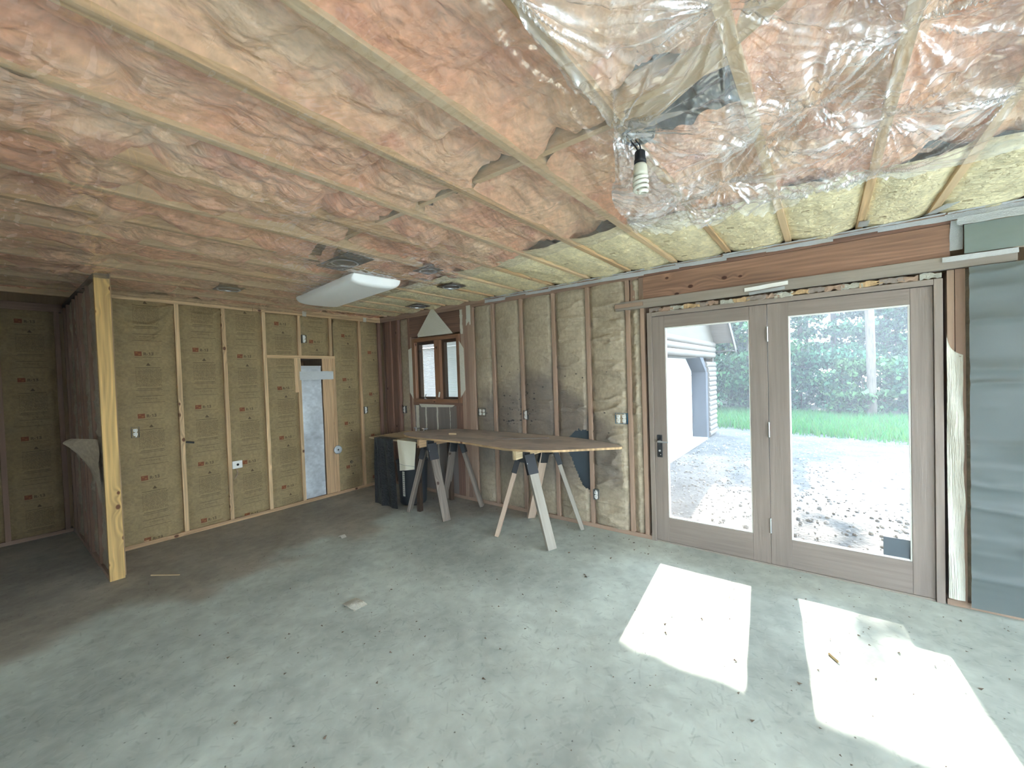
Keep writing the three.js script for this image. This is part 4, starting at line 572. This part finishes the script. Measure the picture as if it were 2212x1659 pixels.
{ // log-sided garage with a white overhead door
  const o = thing('garage', 'log-sided garage with white overhead door across the gravel yard', 'garage', [2.85, GY, -5.6]);
  const logM = wood('#6f6a63', { map: plainT }), gy = (y) => y - GY, gz = (z) => z + 5.6;
  const log = (z0, z1, y, r = 0.075) => { const g = new THREE.CylinderGeometry(r, r, z1 - z0, 10, 1).rotateX(Math.PI / 2).scale(0.7, 1, 1); return flatUV(g, 'z').translate(0.0, gy(y), (gz(z0) + gz(z1)) / 2); };
  for (let k = 0; k < 3; k++) mesh('log', log(-8.52, -2.55, 1.89 + k * 0.138), logM, o);
  for (let k = 0; k < 15; k++) { const y = GY + 0.1 + k * 0.128, z1 = y < 1.42 ? -7.72 : -7.72 + 0.45 * (y - 1.42) / 0.4; mesh('log', log(-8.56 - 0.02 * (k % 2), z1, y, 0.068), logM, o); }
  for (let k = 0; k < 15; k++) mesh('log', log(-3.2, -2.55, GY + 0.1 + k * 0.128, 0.068), logM, o);
  mesh('gable_wall', (() => { const s = new THREE.Shape([[gz(-8.5), gy(2.24)], [gz(-2.6), gy(2.24)], [gz(-2.6), gy(2.3)], [gz(-5.55), gy(4.3)], [gz(-8.5), gy(2.3)]].map((q) => new THREE.Vector2(-q[0], q[1]))); return flatUV(new THREE.ExtrudeGeometry(s, { depth: 0.06, bevelEnabled: false }).rotateY(Math.PI / 2).translate(-0.06, 0, 0), 'z'); })(), wood('#67635a', { map: plainT }), o);
  mesh('door_return', (() => { const s = new THREE.Shape([[gz(-7.72), 0], [gz(-7.72), gy(1.45)], [gz(-7.25), gy(1.82)], [gz(-6.9), gy(1.82)], [gz(-7.5), gy(1.45)], [gz(-7.5), 0]].map((q) => new THREE.Vector2(-q[0], q[1]))); return flatUV(new THREE.ExtrudeGeometry(s, { depth: 0.33, bevelEnabled: false }).rotateY(Math.PI / 2).translate(-0.33, 0, 0), 'y'); })(), wood('#4a4d52', { map: plainT }), o);
  mesh('side_wall', box(-6, -0.02, 0, gy(2.2), gz(-8.55), gz(-8.45)), logM, o); mesh('side_wall', box(-6, -0.02, 0, gy(2.2), gz(-2.65), gz(-2.55)), logM, o); mesh('door_head', box(-0.34, -0.05, gy(1.8), gy(1.95), gz(-8.4), gz(-2.7)), logM, o); mesh('inner_wall', box(-0.55, -0.45, 0, gy(2.2), gz(-8.45), gz(-2.65)), M.darkWood, o);
  const dm = std('#eceeec', { roughness: 0.4 });
  for (let k = 0; k < 4; k++) { const s = mesh('door_section', new RoundedBoxGeometry(0.04, 0.518, 4.6, 1, 0.006).translate(-0.36, 0.04 + 0.262 + k * 0.526, gz(-5.2)), dm, o); for (let j = 0; j < 8; j++) mesh('raised_panel', new RoundedBoxGeometry(0.014, 0.34, 0.44, 1, 0.006).translate(-0.338, 0.04 + 0.262 + k * 0.526, gz(-7.2) + j * 0.565), dm, s); }
  mesh('apron_slab', box(-0.5, 0.02, 0.0, 0.05, gz(-7.5), gz(-2.7)), std('#8a8882'), o);
  const roof = (sg) => { const g = new THREE.BoxGeometry(6.8, 0.1, 3.85).rotateX(sg * 0.6).translate(-2.95, gy(3.33), sg * 1.52 + 0.05); return flatUV(g, 'x'); };
  mesh('roof_slope', roof(1), M.greyWood, o); mesh('roof_slope', roof(-1), M.greyWood, o);
  mesh('soffit', box(0.0, 0.45, gy(1.98), gy(2.0), gz(-8.95), gz(-8.5)), wood('#5c584f', { map: plainT }), o); mesh('rake_board', bar([0.46, gy(4.42), gz(-5.55)], [0.46, gy(2.0), gz(-8.98)], 0.03, 0.16, 0), wood('#605f5c', { map: plainT }), o); mesh('rake_board', bar([0.46, gy(4.42), gz(-5.55)], [0.46, gy(2.0), gz(-2.15)], 0.03, 0.16, 0), wood('#605f5c', { map: plainT }), o);
}
{ // the woods
  const leaf = new THREE.BufferGeometry(); leaf.setAttribute('position', new THREE.Float32BufferAttribute([0, 0, 0, -0.42, 0.45, 0.05, 0.42, 0.45, 0.05, -0.25, 0.85, 0, 0.25, 0.85, 0, 0, 1.15, -0.12], 3)); leaf.setIndex([0, 2, 1, 1, 2, 3, 2, 4, 3, 3, 4, 5]); leaf.computeVertexNormals();
  const leafM = phy('#ffffff', { roughness: 1, transmission: 0.45, specularIntensity: 0.05, side: THREE.DoubleSide }), barkT = dataTex(128, 256, (x, y) => { const t = 0.5 + 0.5 * ridge(fbm(x / 128 * 14, y / 256 * 6, 821, 4, 14, 6)); return [t, t * 0.95, t * 0.88]; });
  const bark = std('#5d5850', { map: rep(barkT, 2, 3), roughness: 0.95 });
  const m4 = new THREE.Matrix4(), q = new THREE.Quaternion(), e = new THREE.Euler(), col = new THREE.Color();
  function tree(name, label, x, z, h, r, lowest, n, size, o = {}) {
    const t = thing(name, label, 'tree', [x, GY, z], 0, o.group), lean = o.lean ?? R(-0.2, 0.2), tr = o.trunk ?? 0.05 + h * 0.006;
    mesh('trunk', new THREE.TubeGeometry(new THREE.CatmullRomCurve3([[0, -0.05, 0], [lean * 0.2, h * 0.35, 0.05], [lean, h * 0.95, 0]].map((v) => new THREE.Vector3(...v))), 12, tr, 8), bark, t);
    const f = new THREE.InstancedMesh(leaf, leafM, n); f.name = 'foliage'; f.castShadow = f.receiveShadow = true;
    const clumps = Array.from({ length: o.clumps ?? 40 }, () => { const y = lerp(lowest, h, Math.pow(rnd(), 0.8)), k = Math.sin(Math.PI * clamp((y - lowest) / (h - lowest) * 0.8 + 0.15)), a = R(0, 6.283), d = r * k * Math.sqrt(rnd()); return [lean * y / h + d * Math.cos(a) + (o.shift ?? 0), y, d * Math.sin(a), R(0.25, 0.6)]; });
    const hue = o.hue ?? R(0, 1);
    for (let i = 0; i < n; i++) {
      const c = clumps[i % clumps.length], k = c[3], s = size * R(0.6, 1.3); q.setFromEuler(e.set(R(-0.7, 0.7) - 1.3, R(0, 6.283), R(-0.6, 0.6)));
      m4.compose(new THREE.Vector3(c[0] + k * R(-1.3, 1.3), c[1] + k * 0.42 * R(-1, 1), c[2] + k * R(-1.3, 1.3)), q, new THREE.Vector3(s, s, s)); f.setMatrixAt(i, m4);
      const b = 0.12 + 0.62 * Math.pow(rnd(), 1.6); f.setColorAt(i, col.setRGB(lerp(0.10, 0.28, hue) * b, lerp(0.30, 0.42, hue) * b, lerp(0.17, 0.09, hue) * b));
    }
    f.userData.kind = 'stuff'; t.add(f); return t;
  }
  tree('big_maple', 'tall grey-trunked tree at the edge of the woods beyond the verge', 6.45, -13.9, 9.2, 2.3, 6.6, 1700, 0.2, { trunk: 0.12, pale: 1, clumps: 22, shift: -1.7, lean: -0.2, hue: 0.35 });
  for (let i = 0; i < 20; i++) { const z = -14.6 - i * 0.5 - R(0, 0.6), x = lerp(-2.5, 9.5, hash2(i, 3, 7)); tree('woodland_tree', i % 3 ? 'slender leafy tree in the woods behind the grass' : 'bright green leafy tree in the woods behind the grass', x, z, 6.2 + 0.15 * i, 1.9, 0.7, 5200, 0.19, { group: i % 3 ? 'slender woodland trees' : 'bright woodland trees', hue: i % 3 ? R(0.1, 0.5) : R(0.7, 1), pale: i % 4 === 0 }); }
  for (let i = 0; i < 15; i++) tree('undergrowth_shrub', 'low dense shrub at the foot of the woods', lerp(-1.5, 9, (i + 0.5) / 15) + R(-0.3, 0.3), -14.2 - R(0, 1.6), 1.9 + R(-0.3, 0.8), 1.0, 0.1, 2200, 0.15, { group: 'undergrowth along the woods', hue: R(0, 0.5), clumps: 18, trunk: 0.02 });
  for (let i = 0; i < 10; i++) tree('backwood_tree', 'shaded tree deep in the woods', lerp(-7, 13, (i + 0.5) / 10) + R(-0.6, 0.6), -25.5 - R(0, 3), 10.5, 2.6, 0.2, 6000, 0.27, { group: 'shaded trees deep in the woods', hue: R(0, 0.3), clumps: 34 });
}
scene.traverse((o) => { if (o.isMesh) o.castShadow = o.receiveShadow = true; });
renderer.render(scene, camera);
